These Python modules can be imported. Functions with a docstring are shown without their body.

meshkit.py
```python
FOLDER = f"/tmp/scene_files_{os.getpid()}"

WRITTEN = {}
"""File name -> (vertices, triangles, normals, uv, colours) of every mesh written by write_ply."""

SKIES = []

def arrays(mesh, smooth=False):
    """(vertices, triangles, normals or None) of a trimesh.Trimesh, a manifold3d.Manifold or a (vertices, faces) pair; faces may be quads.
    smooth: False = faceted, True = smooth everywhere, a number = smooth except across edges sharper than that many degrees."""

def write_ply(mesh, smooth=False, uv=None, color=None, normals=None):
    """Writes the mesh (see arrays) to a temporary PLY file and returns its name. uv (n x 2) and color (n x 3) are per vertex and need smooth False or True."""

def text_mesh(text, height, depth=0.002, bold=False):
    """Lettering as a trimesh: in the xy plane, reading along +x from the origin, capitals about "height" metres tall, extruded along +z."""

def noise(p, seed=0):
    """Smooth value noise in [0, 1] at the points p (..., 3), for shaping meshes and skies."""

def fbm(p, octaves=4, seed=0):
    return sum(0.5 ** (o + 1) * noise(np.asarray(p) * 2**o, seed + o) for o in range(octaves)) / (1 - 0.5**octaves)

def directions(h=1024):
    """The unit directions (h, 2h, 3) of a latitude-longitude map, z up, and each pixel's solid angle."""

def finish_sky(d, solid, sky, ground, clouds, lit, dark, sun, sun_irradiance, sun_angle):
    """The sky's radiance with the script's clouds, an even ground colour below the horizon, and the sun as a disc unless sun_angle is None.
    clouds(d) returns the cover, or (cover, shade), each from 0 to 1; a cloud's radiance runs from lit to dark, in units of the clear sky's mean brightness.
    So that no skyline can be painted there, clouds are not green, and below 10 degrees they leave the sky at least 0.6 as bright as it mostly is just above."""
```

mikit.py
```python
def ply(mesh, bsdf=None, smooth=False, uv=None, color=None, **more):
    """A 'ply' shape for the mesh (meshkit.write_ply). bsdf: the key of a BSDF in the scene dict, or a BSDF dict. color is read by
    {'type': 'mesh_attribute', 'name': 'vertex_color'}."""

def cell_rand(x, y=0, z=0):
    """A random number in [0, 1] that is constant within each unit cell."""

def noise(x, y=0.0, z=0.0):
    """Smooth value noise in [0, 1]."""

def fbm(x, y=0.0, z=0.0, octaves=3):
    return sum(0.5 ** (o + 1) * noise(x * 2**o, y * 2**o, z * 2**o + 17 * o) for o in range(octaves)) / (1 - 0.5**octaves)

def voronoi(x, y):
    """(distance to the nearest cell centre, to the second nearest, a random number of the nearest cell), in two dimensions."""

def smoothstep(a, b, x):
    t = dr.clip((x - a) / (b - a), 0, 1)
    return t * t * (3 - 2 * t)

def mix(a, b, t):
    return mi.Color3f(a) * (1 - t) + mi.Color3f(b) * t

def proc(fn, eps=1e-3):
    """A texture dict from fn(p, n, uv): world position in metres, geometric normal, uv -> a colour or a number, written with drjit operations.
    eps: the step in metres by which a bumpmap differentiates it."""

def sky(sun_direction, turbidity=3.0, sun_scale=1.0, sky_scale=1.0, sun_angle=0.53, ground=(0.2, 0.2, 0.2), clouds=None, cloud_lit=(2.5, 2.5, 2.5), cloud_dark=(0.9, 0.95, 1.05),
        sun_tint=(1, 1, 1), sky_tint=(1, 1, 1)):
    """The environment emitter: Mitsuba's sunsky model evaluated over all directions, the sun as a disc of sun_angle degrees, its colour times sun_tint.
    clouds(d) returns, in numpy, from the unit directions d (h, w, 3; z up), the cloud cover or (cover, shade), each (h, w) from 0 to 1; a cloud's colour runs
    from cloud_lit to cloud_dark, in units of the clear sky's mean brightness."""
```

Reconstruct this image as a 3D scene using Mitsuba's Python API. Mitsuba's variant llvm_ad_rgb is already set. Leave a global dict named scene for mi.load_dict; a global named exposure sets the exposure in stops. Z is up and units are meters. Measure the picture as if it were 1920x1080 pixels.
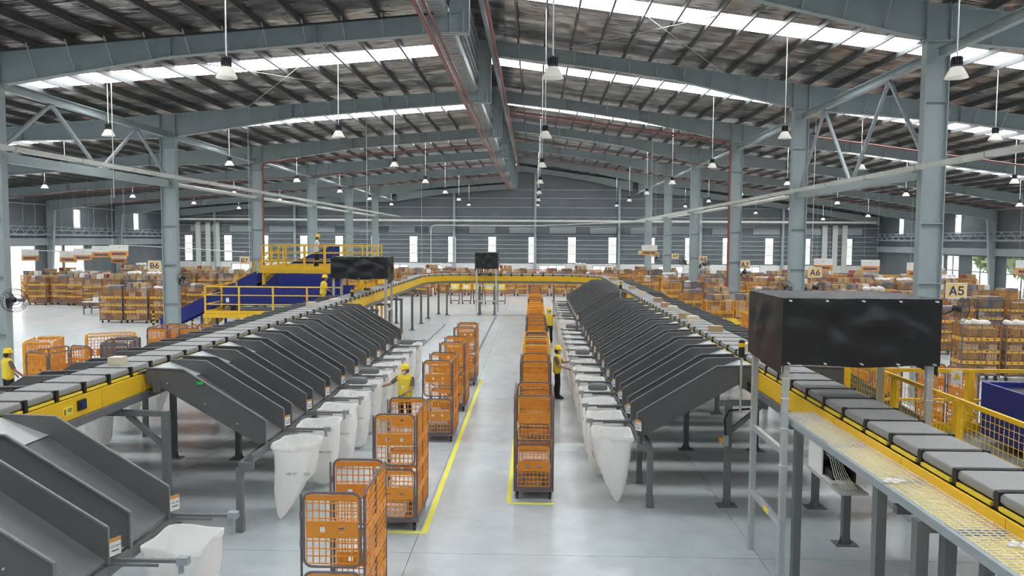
import math, random
import numpy as np, trimesh, manifold3d as m3
import mitsuba as mi, drjit as dr
import mikit, meshkit
from mikit import proc, noise as tnoise, fbm as tfbm, smoothstep, mix

T = mi.ScalarTransform4f
scene, labels = {}, {}
rng = random.Random(7)

# ------------------------------------------------------------------ camera, sky, skylights, exposure
CAM = np.array([0.0, 0.0, 5.2])
YAW, PITCH, ROLL, FPX = math.radians(1.6), math.radians(3.56), math.radians(0.35), 1450.0
_f = np.array([-math.sin(YAW)*math.cos(PITCH), math.cos(YAW)*math.cos(PITCH), -math.sin(PITCH)])
_r = np.array([math.cos(YAW), math.sin(YAW), 0.0])
_u = np.cross(_r, _f)
_up = math.cos(ROLL)*_u - math.sin(ROLL)*_r
scene['camera'] = {'type': 'perspective', 'fov': math.degrees(2*math.atan(960/FPX)), 'fov_axis': 'x',
                   'to_world': T().look_at(origin=CAM.tolist(), target=(CAM+_f).tolist(), up=_up.tolist()),
                   'near_clip': 0.1, 'far_clip': 1000.0}
exposure = 0.72
SKYLIGHT = 6.0          # radiance of the daylight-lit translucent roof sheets
scene['sky'] = mikit.sky((0.35, -0.45, 0.82), turbidity=4.0, sun_scale=0.0, sky_scale=9.0, ground=(0.42, 0.42, 0.40),
                         clouds=lambda d: np.full(d.shape[:2], 1.0), cloud_lit=(1.3, 1.33, 1.36), cloud_dark=(1.0, 1.0, 1.0))
scene['sky']['sampling_weight'] = 6.0

# ------------------------------------------------------------------ materials
def srgb(r, g, b):
    return [((c/255)/12.92 if c/255 < 0.04045 else ((c/255+0.055)/1.055)**2.4) for c in (r, g, b)]
def mat(name, col, rough=0.5, metal=0.0, spec=0.5, **k):
    c = col if isinstance(col, dict) else {'type': 'rgb', 'value': list(col)}
    scene[name] = {'type': 'twosided', 'bsdf': {'type': 'principled', 'base_color': c, 'roughness': rough, 'metallic': metal, 'specular': spec, **k}}
    return name
mat('m_steel', (0.34, 0.395, 0.405), 0.42)
mat('m_rim_highlight', (0.21, 0.215, 0.22), 0.4, 0.2)  # lighter than the chute plates: bright edge highlights put into the colour
mat('m_wallsheet', proc(lambda p, n, uv: mix((0.118, 0.134, 0.142), (0.145, 0.162, 0.170), mikit.noise(p.x*0.8+p.y*0.8, 0, p.z*0.5))), 0.5)
mat('m_girt', (0.30, 0.335, 0.35), 0.5)
mat('m_white', (0.74, 0.74, 0.71), 0.6)
mat('m_purlin', (0.11, 0.115, 0.115), 0.5, 0.3)
def foil_c(p, n, uv):
    t = tfbm(p.x*0.7, p.y*1.7, p.z*0.2, octaves=3)
    return mix((0.30, 0.265, 0.245), (0.66, 0.63, 0.60), smoothstep(0.3, 0.75, t))
def foil_b(p, n, uv):
    return 0.03*tfbm(p.x*0.8, p.y*7.0, 0.0, octaves=2) + 0.012*tfbm(p.x*2.5, p.y*24.0, 4.0, octaves=2) + 0.16*mikit.noise(p.x*1.6, p.y*1.1, 3.0)
scene['m_foil'] = {'type': 'twosided', 'bsdf': {'type': 'bumpmap', 'arbitrary': proc(foil_b, eps=0.01), 'scale': 1.0,
                   'bsdf': {'type': 'principled', 'base_color': proc(foil_c), 'roughness': 0.17, 'metallic': 0.9}}}
def floor_c(p, n, uv):
    t = tfbm(p.x*0.35, p.y*0.12, 1.0, octaves=4)
    s = tfbm(p.x*3.0, p.y*3.0, 5.0, octaves=3)
    c = mix((0.40, 0.445, 0.457), (0.50, 0.535, 0.543), t)
    return c*(0.92+0.16*s)
mat('m_floor', proc(floor_c), 0.22, 0.0, 0.5)
mat('m_joint', (0.14, 0.15, 0.15), 0.8)
mat('m_tape', (0.80, 0.78, 0.08), 0.55)
mat('m_strip', (0.16, 0.17, 0.18), 0.6)
mat('m_chute', proc(lambda p, n, uv: mix((0.090, 0.094, 0.096), (0.115, 0.119, 0.121), tfbm(p.x*2, p.y*2, p.z*2, octaves=3))), 0.42, 0.0, 0.5)
mat('m_bed_lit', (0.16, 0.164, 0.164), 0.38, 0.35)  # chute grey made lighter: light falling on the beds is painted in
mat('m_frame', (0.145, 0.157, 0.162), 0.5)
mat('m_galv', (0.50, 0.52, 0.52), 0.4, 0.4)
mat('m_wire', (0.80, 0.80, 0.76), 0.4, 0.2)
mat('m_alu', (0.62, 0.64, 0.65), 0.33, 0.6)
mat('m_belt', (0.26, 0.26, 0.255), 0.5)
mat('m_black', (0.02, 0.02, 0.022), 0.5)
mat('m_tarp', (0.015, 0.0165, 0.018), 0.40, 0.0, 0.45)
mat('m_yellow', (0.82, 0.50, 0.02), 0.42)
mat('m_yellowbright', (0.88, 0.68, 0.06), 0.45)
mat('m_orange', proc(lambda p, n, uv: mix((0.62, 0.215, 0.018), (0.74, 0.285, 0.03), mikit.noise(p.x*1.3, p.y*1.3, p.z*1.3))), 0.42)
mat('m_paleorange', (0.62, 0.30, 0.07), 0.45)
mat('m_brownpanel', (0.40, 0.17, 0.05), 0.5)
mat('m_cage', (0.155, 0.135, 0.145), 0.45, 0.2)
mat('m_cageyellow', (0.78, 0.46, 0.05), 0.45)
scene['m_bag'] = {'type': 'principledthin', 'base_color': {'type': 'rgb', 'value': [0.93, 0.93, 0.915]}, 'roughness': 0.6, 'diff_trans': 0.7}
mat('m_print', (0.10, 0.10, 0.11), 0.7)
mat('m_card', (0.44, 0.31, 0.17), 0.75)
mat('m_cardpale', (0.68, 0.60, 0.46), 0.75)
mat('m_parcelwhite', (0.78, 0.76, 0.72), 0.5)
mat('m_parcelgrey', (0.22, 0.20, 0.22), 0.45)
mat('m_parcelred', (0.30, 0.09, 0.07), 0.5)
mat('m_blue', (0.016, 0.026, 0.21), 0.4)
mat('m_red', (0.25, 0.085, 0.075), 0.4)
mat('m_redbright', (0.58, 0.03, 0.05), 0.4)
mat('m_skin', (0.42, 0.25, 0.17), 0.6)
mat('m_vest', (0.80, 0.62, 0.05), 0.8)
mat('m_shirtgrey', (0.15, 0.125, 0.125), 0.85)
mat('m_trousers', (0.022, 0.020, 0.020), 0.85)
mat('m_helmet', (0.90, 0.68, 0.02), 0.3)
mat('m_shoe', (0.02, 0.02, 0.02), 0.6)
mat('m_hair', (0.015, 0.012, 0.01), 0.6)
mat('m_sign', (0.83, 0.60, 0.22), 0.55)
mat('m_navy', (0.05, 0.035, 0.16), 0.55)
mat('m_green', (0.02, 0.45, 0.10), 0.5)
mat('m_rubber', (0.03, 0.03, 0.03), 0.7)
mat('m_rod', (0.62, 0.64, 0.64), 0.45)
mat('m_tray', (0.60, 0.62, 0.57), 0.5)
mat('m_lampblack', (0.035, 0.04, 0.045), 0.5)
mat('m_teal', (0.10, 0.30, 0.28), 0.6)
scene['m_shade'] = {'type': 'principledthin', 'base_color': {'type': 'rgb', 'value': [0.88, 0.86, 0.80]}, 'roughness': 0.4, 'diff_trans': 1.1}
scene['m_pane'] = {'type': 'thindielectric', 'int_ior': 1.5}
scene['m_leaf'] = {'type': 'twosided', 'bsdf': {'type': 'diffuse', 'reflectance': {'type': 'rgb', 'value': [0.42, 0.50, 0.26]}}}
scene['m_skylight'] = {'type': 'twosided', 'bsdf': {'type': 'diffuse', 'reflectance': {'type': 'rgb', 'value': [0.7, 0.72, 0.72]}}}
mat('m_ground', (0.45, 0.44, 0.41), 0.9)

# ------------------------------------------------------------------ mesh helpers
class MB:
    """collects boxes, bars, tubes and prisms into one mesh"""
    def __init__(self):
        self.v, self.f, self.n = [], [], 0
    def add(self, v, f):
        v = np.asarray(v, float).reshape(-1, 3); f = np.asarray(f, int)
        if f.shape[1] == 4: f = np.vstack([f[:, [0, 1, 2]], f[:, [0, 2, 3]]])
        self.v.append(v); self.f.append(f+self.n); self.n += len(v)
        return self
    def box(self, x0, x1, y0, y1, z0, z1):
        v = [(x, y, z) for z in (z0, z1) for x, y in ((x0, y0), (x1, y0), (x1, y1), (x0, y1))]
        return self.add(v, [(0, 3, 2, 1), (4, 5, 6, 7), (0, 1, 5, 4), (1, 2, 6, 5), (2, 3, 7, 6), (3, 0, 4, 7)])
    def cbox(self, c, s, rz=0.0):
        c = np.asarray(c, float); h = np.asarray(s, float)/2
        v = np.array([(x*h[0], y*h[1], z*h[2]) for z in (-1, 1) for x, y in ((-1, -1), (1, -1), (1, 1), (-1, 1))])
        ca, sa = math.cos(rz), math.sin(rz)
        v = v@np.array([[ca, sa, 0], [-sa, ca, 0], [0, 0, 1]])+c
        return self.add(v, [(0, 3, 2, 1), (4, 5, 6, 7), (0, 1, 5, 4), (1, 2, 6, 5), (2, 3, 7, 6), (3, 0, 4, 7)])
    def bar(self, p, q, w, h, up=(0, 0, 1)):
        """rectangular bar from p to q, w across, h along up"""
        p, q = np.asarray(p, float), np.asarray(q, float)
        t = (q-p)/np.linalg.norm(q-p); up = np.asarray(up, float)
        if abs(t@up) > 0.98: up = np.array([1.0, 0, 0])
        s = np.cross(t, up); s /= np.linalg.norm(s); u = np.cross(s, t)
        v = [c+s*a*w/2+u*b*h/2 for c in (p, q) for a, b in ((-1, -1), (1, -1), (1, 1), (-1, 1))]
        return self.add(v, [(0, 3, 2, 1), (4, 5, 6, 7), (0, 1, 5, 4), (1, 2, 6, 5), (2, 3, 7, 6), (3, 0, 4, 7)])
    def tube(self, pts, r, n=6, closed=False):
        p = np.asarray(pts, float); k = len(p)
        if closed: t = np.roll(p, -1, 0)-np.roll(p, 1, 0)
        else: t = np.gradient(p, axis=0) if k > 2 else np.repeat((p[1]-p[0])[None], 2, 0)
        t /= np.linalg.norm(t, axis=1, keepdims=True)
        a = np.cross(t, np.where(np.abs(t[:, 2:]) < 0.9, [0, 0, 1.0], [1.0, 0, 0])); a /= np.linalg.norm(a, axis=1, keepdims=True)
        for i in range(1, k):
            a[i] = a[i-1]-t[i]*(a[i-1]@t[i]); a[i] /= np.linalg.norm(a[i])
        b = np.cross(t, a); an = (np.arange(n)+0.5)*2*math.pi/n
        rr = np.broadcast_to(r, (k,))
        v = (p[:, None]+rr[:, None, None]*(np.cos(an)[None, :, None]*a[:, None]+np.sin(an)[None, :, None]*b[:, None])).reshape(-1, 3)
        f = []
        for i in range(k if closed else k-1):
            j = (i+1) % k
            for m in range(n):
                f.append((i*n+m, i*n+(m+1) % n, j*n+(m+1) % n, j*n+m))
        f = np.array(f); f = np.vstack([f[:, [0, 1, 2]], f[:, [0, 2, 3]]])
        if not closed:
            for base, rev in ((0, True), ((k-1)*n, False)):
                c = [(base, base+m, base+m+1) for m in range(1, n-1)]
                f = np.vstack([f, [x[::-1] if rev else x for x in c]])
        return self.add(v, f)
    def cyl(self, p, q, r, n=10): return self.tube([p, q], r, n)
    def loft(self, rings, cap0=False, cap1=False):
        rings = np.asarray(rings, float); k, n = rings.shape[:2]; f = []
        for i in range(k-1):
            for m in range(n):
                f.append((i*n+m, i*n+(m+1) % n, (i+1)*n+(m+1) % n, (i+1)*n+m))
        f = np.array(f); f = np.vstack([f[:, [0, 1, 2]], f[:, [0, 2, 3]]])
        for do, base, rev in ((cap0, 0, True), (cap1, (k-1)*n, False)):
            if do:
                c = [(base, base+m, base+m+1) for m in range(1, n-1)]
                f = np.vstack([f, [x[::-1] if rev else x for x in c]])
        return self.add(rings.reshape(-1, 3), f)
    def lathe(self, prof, c=(0, 0, 0), n=16, cap0=False, cap1=False):
        an = np.arange(n)*2*math.pi/n
        return self.loft([[(c[0]+r*math.cos(a), c[1]+r*math.sin(a), c[2]+z) for a in an] for r, z in prof], cap0, cap1)
    def prism(self, poly, d, fn):
        """poly: list of (a,b); extruded from d[0] to d[1]; fn(a,b,d)->xyz; convex or ear-clipped"""
        from shapely.geometry import Polygon
        P = trimesh.creation.extrude_polygon(Polygon(poly), d[1]-d[0], engine='earcut')
        v = np.array([fn(a, b, c+d[0]) for a, b, c in P.vertices])
        return self.add(v, P.faces)
    def mesh(self):
        return trimesh.Trimesh(np.vstack(self.v), np.vstack(self.f), process=False)
    def moved(self, M):
        v = np.vstack(self.v); M = np.array(M)
        self.v = [v@M[:3, :3].T+M[:3, 3]]; self.f = [np.vstack(self.f)]
        return self

_cache = {}
def P(mesh, m, smooth=False):
    return mikit.ply(mesh.mesh() if isinstance(mesh, MB) else mesh, m, smooth=smooth)
_used = {}
def key(name, parent=None):
    k = f'{parent}__{name}' if parent else name
    n = _used.get(k, 0); _used[k] = n+1
    return k if n == 0 else f'{k}_{n:03d}'
def put(name, d, parent=None, M=None):
    """one entry of the scene: d is a shape dict from P(); M a transform"""
    k = key(name, parent)
    scene[k] = {**d, 'to_world': M} if M is not None else d
    return k
def thing(name, label, cat, group=None):
    k = key(name); labels[k] = {'label': label, 'category': cat}
    if group: labels[k]['group'] = group
    return k
def tag(k, label, cat, group=None):
    labels[k] = {'label': label, 'category': cat}
    if group: labels[k]['group'] = group
    return k
def struct(name, d, label=None, parent=None, M=None):
    k = put(name, d, parent, M)
    if not parent:
        labels[k] = {'kind': 'structure'}
        if label: labels[k]['label'] = label
    return k
def at(x, y, z=0.0, rz=0.0): return T().translate([x, y, z]).rotate([0, 0, 1], rz)
ONES = ['', 'first', 'second', 'third', 'fourth', 'fifth', 'sixth', 'seventh', 'eighth', 'ninth', 'tenth', 'eleventh', 'twelfth', 'thirteenth', 'fourteenth',
        'fifteenth', 'sixteenth', 'seventeenth', 'eighteenth', 'nineteenth', 'twentieth']
def nth(i): return ONES[i] if i <= 20 else {20: 'twentieth', 30: 'thirtieth', 40: 'fortieth', 50: 'fiftieth'}[i] if i % 10 == 0 else {2: 'twenty', 3: 'thirty', 4: 'forty', 5: 'fifty'}[i//10]+'-'+ONES[i % 10]

# ------------------------------------------------------------------ the hall
BAY, XL, XR, YB, YF = 12.5, -48.0, 44.0, 100.0, -12.5      # bay length, side walls, far wall, wall behind the camera
CL, CR, RID = -18.0, 12.85, -2.2                            # column rows, ridge step
def cl(f): return {1: -17.65, 2: -17.7, 3: -17.8}.get(f, CL)
def cr(f): return {1: 12.5, 2: 12.55, 3: 12.6}.get(f, CR)
def zl(x): return 12.42+0.08*(x-RID)                        # top of the rafters, lower roof slope
def zr(x): return 14.70-0.14*(x+2.1)                        # top of the rafters, higher roof slope
PUR = 0.20                                                  # purlin depth

# floor: slabs with open joints over a dark bed
struct('floor', P(MB().box(XL-0.3, XR+0.3, YF-0.3, YB+0.3, -0.4, -0.03), 'm_joint'), 'pale blue-grey sealed concrete floor of the hall')
NX, NY = 16, 18
sx, sy = (XR-XL)/NX, (YB-YF)/NY
slab = P(MB().box(0.005, sx-0.005, 0.005, sy-0.005, -0.03, 0.0), 'm_floor')
for i in range(NX):
    for j in range(NY):
        struct('slab', slab, parent='floor', M=at(XL+i*sx, YF+j*sy))
def floor_strip(name, p, q, w, m, h=0.003):
    a, b = np.array([*p, h/2]), np.array([*q, h/2])
    return struct(name, P(MB().bar(a, b, w, h), m), parent='floor')
floor_strip('marking_line', (-1.91, 13.35), (-1.91, 28.6), 0.10, 'm_tape')
floor_strip('marking_line', (-2.95, 13.40), (-1.96, 13.40), 0.10, 'm_tape')
floor_strip('marking_line', (-0.46, 15.0), (0.46, 15.0), 0.09, 'm_tape')
floor_strip('marking_line', (-0.46, 15.05), (-0.46, 26.0), 0.09, 'm_tape')
floor_strip('marking_line', (0.46, 22.4), (0.46, 24.0), 0.08, 'm_tape')
floor_strip('cable_cover', (-2.55, 29.5), (-2.55, 53.3), 0.10, 'm_strip', 0.02)
floor_strip('cable_cover', (-5.4, 30.0), (-5.4, 47.0), 0.08, 'm_strip', 0.02)

# roof sheets between the skylights
sky_y = [b*BAY+5.3 for b in range(-1, 8)]
SKW = 1.75
edges = [YF-0.3]
for y in sky_y: edges += [y-SKW/2, y+SKW/2]
edges.append(YB+0.3)
def roof_mesh(x0, x1, zf, y0, y1, t=0.05, off=PUR):
    fn = lambda a, b, c: (a, c, b)
    return MB().prism([(x0, zf(x0)+off), (x1, zf(x1)+off), (x1, zf(x1)+off+t), (x0, zf(x0)+off+t)], (y0, y1), fn)
labels['ceiling'] = {'kind': 'structure', 'label': 'sloping roof lined with silvery insulation foil on dark purlins'}
LX0, LX1, RX0, RX1 = XL-0.3, -3.55, -2.76, XR+0.3
for k in range(0, len(edges), 2):
    y0, y1 = edges[k], edges[k+1]
    nseg = 3
    for s in range(nseg):
        a, b = y0+(y1-y0)*s/nseg, y0+(y1-y0)*(s+1)/nseg
        for x0, x1, zf in ((LX0, -25, zl), (-25, LX1, zl), (RX0, 18, zr), (18, RX1, zr)):
            struct('roof_sheet', P(roof_mesh(x0, x1, zf, a, b), 'm_foil'), parent='ceiling')
pu = MB().box(-0.035, 0.035, YF, YB, 0, PUR)
pud = P(pu, 'm_purlin')
x = LX1-0.15
while x > XL:
    struct('purlin', pud, parent='ceiling', M=at(x, 0, zl(x))); x -= 1.25
x = RX0+0.7
while x < XR:
    struct('purlin', pud, parent='ceiling', M=at(x, 0, zr(x))); x += 1.25
for i, y in enumerate(sky_y):
    for side, (x0, x1, zf) in enumerate(((LX0+1.5, LX1-0.3, zl), (RX0+0.6, RX1-1.5, zr))):
        d = P(roof_mesh(x0, x1, zf, y-SKW/2, y+SKW/2, 0.03, PUR+0.01), 'm_skylight')
        # emitting underside: one sheet facing down
        v = np.array([(x0, y-SKW/2, zf(x0)+PUR), (x1, y-SKW/2, zf(x1)+PUR), (x1, y+SKW/2, zf(x1)+PUR), (x0, y+SKW/2, zf(x0)+PUR)])
        d2 = mikit.ply(trimesh.Trimesh(v, [(0, 2, 1), (0, 3, 2)], process=False), 'm_skylight')
        d2['emitter'] = {'type': 'area', 'radiance': {'type': 'rgb', 'value': [SKYLIGHT*0.97, SKYLIGHT, SKYLIGHT*1.02]}}
        k = key('skylight'); labels[k] = {'kind': 'structure', 'label': 'bright strip of translucent daylight sheet running down the roof slope'}
        put('sheet', d, k); put('daylit_face', d2, k)

# ridge step: wall between the two roof heights, valley gutter
mb = MB().box(-2.78, -2.74, YF, YB, zl(-2.7)+0.3, zr(-2.3)+PUR+0.1)
struct('wall_ridge', P(mb, 'm_wallsheet'), 'grey sheet wall closing the step between the two roof heights')
for k in range(4): struct('girt', P(MB().box(-2.74, -2.66, YF, YB, 12.9+k*0.5, 13.0+k*0.5), 'm_girt'), parent='wall_ridge')
g = MB().box(-3.55, -2.80, YF, YB, 12.30, 12.36).box(-3.55, -3.50, YF, YB, 12.36, 12.85).box(-2.85, -2.80, YF, YB, 12.36, 13.2)
y = YF
while y < YB:
    g.box(-3.5, -2.85, y, y+0.12, 12.25, 12.30); y += 0.3
struct('gutter_trim', P(g, 'm_galv'), 'long ribbed galvanised gutter under the step along the roof ridge')

# far wall, side walls, wall behind the camera
def wall_with_holes(rect, holes, th, fn):
    from shapely.geometry import box as sb
    from shapely.ops import unary_union
    (a0, a1, b0, b1) = rect
    A = sorted({a0, a1, *[h[0] for h in holes], *[h[1] for h in holes]})
    mb = MB()
    for i in range(len(A)-1):
        c = (A[i]+A[i+1])/2
        hs = sorted([(h[2], h[3]) for h in holes if h[0] < c < h[1]])
        z = b0
        for lo, hi in hs+[(b1, b1)]:
            if lo > z+1e-4:
                v = [fn(a, b, t) for t in (0, th) for a, b in ((A[i], z), (A[i+1], z), (A[i+1], lo), (A[i], lo))]
                mb.add(v, [(0, 3, 2, 1), (4, 5, 6, 7), (0, 1, 5, 4), (1, 2, 6, 5), (2, 3, 7, 6), (3, 0, 4, 7)])
            z = max(z, hi)
    return mb
WIN = [-45.1, -39.9, -35.1, -29.9, -25.3, -20.6, -15.6, -10.6, -5.4, -0.2, 4.9, 10.1, 15.0, 19.9, 24.7, 30.1, 34.8, 40.1]
LOW = [(-19.6, -16.3), (-13.9, -11.4), (-7.2, -3.6), (0.7, 4.1), (7.6, 10.6), (16.0, 19.2), (26.0, 29.0), (-26, -23.5), (-33.5, -30.5), (-39.5, -37)]
far = lambda a, b, t: (a, YB+t, b)
DADO = 2.15
def gable(x): return zl(x)+PUR if x < RID else zr(x)+PUR
# upper sheeting of the far wall follows the two roof slopes; windows cut out
holes = [(x-0.52, x+0.52, 2.25, 5.6) for x in WIN]
mb = wall_with_holes((XL, XR, DADO, 8.4), holes, 0.12, far)
for x0, x1, zf in ((XL, RID, lambda x: zl(x)+PUR+0.02), (RID, XR, lambda x: zr(x)+PUR+0.02)):
    mb.prism([(x0, 8.4), (x1, 8.4), (x1, zf(x1)), (x0, zf(x0))], (YB, YB+0.12), lambda a, b, c: (a, c, b))
struct('wall_far', P(mb, 'm_wallsheet'), 'grey sheet-metal far wall with a row of tall bright windows')
lowh = [(a, b, 1.05, 1.95) for a, b in LOW]
struct('dado', P(wall_with_holes((XL, XR, 0, DADO), lowh, 0.2, lambda a, b, t: (a, YB-0.08+t, b)), 'm_white'), parent='wall_far')
for a, b in zip([XL]+[w+.56 for w in WIN], [w-.56 for w in WIN]+[XR]):
    for z in (2.75, 3.4, 4.0, 4.5, 5.1):
        struct('girt', P(MB().box(a, b, YB-0.08, YB-0.002, z, z+0.13), 'm_girt'), parent='wall_far')
for x in (-43.7, -42.4, -41.2, 37.0, 38.3, 39.5):
    struct('duct', P(MB().box(x-.32, x+.32, YB-.34, YB-.15, 0.4, 7.3), 'm_tray'), parent='wall_far')
for z in (5.75, 6.9, 8.1, 9.3, 10.5, 11.6):
    xs0, xs1 = XL, XR
    if z > zl(XL)+PUR: xs0 = RID+(z-12.42-PUR)/0.08 + 0.3
    if z > zr(XR)+PUR: xs1 = -2.1+(14.7+PUR-z)/0.14 - 0.3
    struct('girt', P(MB().box(xs0, xs1, YB-0.10, YB-0.002, z, z+0.11), 'm_girt'), parent='wall_far')
for x in [-41.5, -31, -20.5, -10.3, 0.15, 2.55+0.0, 10.9, 21.3, 31.7]:
    if abs(x-2.55) < .1: continue
    zt = gable(x)-PUR
    struct('post', P(MB().box(x-0.15, x+0.15, YB-0.42, YB-0.38, 0, zt).box(x-0.15, x+0.15, YB-0.14, YB-0.1, 0, zt).box(x-0.02, x+0.02, YB-0.38, YB-0.14, 0, zt), 'm_steel'), parent='wall_far')
# pale strip of smoke curtains and the long cable tray high on the far wall
for i, x in enumerate(np.arange(XL+2, XR-6, 5.2)):
    struct('louvre_panel', P(MB().box(x+1.2, x+4.6, YB-0.09, YB-0.003, 6.05, 6.85), 'm_girt'), parent='wall_far')
wn = 0
def window(frame, pane, label):
    global wn
    wn += 1
    k = f'window_{wn}'; labels[k] = {'kind': 'structure', 'label': label}
    scene[f'{k}__frame'] = frame; scene[f'{k}__pane'] = pane
def frame_rect(a0, a1, b0, b1, w, fn, bars_a=(), bars_b=(), d=0.08):
    mb = MB()
    for (p0, p1, q0, q1) in [(a0, a0+w, b0, b1), (a1-w, a1, b0, b1), (a0, a1, b0, b0+w), (a0, a1, b1-w, b1)]+[(a-w/2, a+w/2, b0, b1) for a in bars_a]+[(a0, a1, b-w/2, b+w/2) for b in bars_b]:
        v = [fn(a, b, t) for t in (0, d) for a, b in ((p0, q0), (p1, q0), (p1, q1), (p0, q1))]
        mb.add(v, [(0, 3, 2, 1), (4, 5, 6, 7), (0, 1, 5, 4), (1, 2, 6, 5), (2, 3, 7, 6), (3, 0, 4, 7)])
    return mb
def pane_rect(a0, a1, b0, b1, fn):
    return MB().add([fn(a0, b0, 0.04), fn(a1, b0, 0.04), fn(a1, b1, 0.04), fn(a0, b1, 0.04)], [(0, 1, 2), (0, 2, 3)])
for i, x in enumerate(WIN):
    window(P(frame_rect(x-0.52, x+0.52, 2.25, 5.6, 0.05, far, (), (3.4, 4.5)), 'm_white'), P(pane_rect(x-0.52, x+0.52, 2.25, 5.6, far), 'm_pane'),
           f'tall narrow window of the far wall, {nth(i+1)} of its row from the side with the B6 sign')
for i, (a, b) in enumerate(LOW):
    n = 3 if b-a > 2.9 else 2
    window(P(frame_rect(a, b, 1.05, 1.95, 0.06, far, [a+(b-a)*j/n for j in range(1, n)]), 'm_frame'), P(pane_rect(a, b, 1.05, 1.95, far), 'm_pane'),
           'low strip window in the white base of the far wall')
# side walls: tall openings (truck doors), high narrow windows
def side(xw, s):
    fn = lambda a, b, t: (xw+s*t, a, b)
    doors, wins = [], []
    if s < 0: doors = [(64.9, 67.6), (69.7, 73.3), (75.8, 77.6), (77.9, 81.4)]; wins = [80.2, 92.3, 66.7]
    else: doors = [(63.9, 67.5), (68.7, 73.4), (76.0, 79.1), (81.3, 83.8), (84.3, 86.9), (88.2, 90.6)]; wins = [94.2, 81.8, 68.7]
    dz = 4.35 if s < 0 else 3.9
    hs = [(a, b, 0.0, dz) for a, b in doors]+[(y-0.6, y+0.6, 6.1, 8.1) for y in wins]
    zt = (zl(XL) if s < 0 else zr(XR))+PUR
    return fn, doors, wins, wall_with_holes((YF, YB, 0, zt), hs, 0.12, fn), dz, zt
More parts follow.
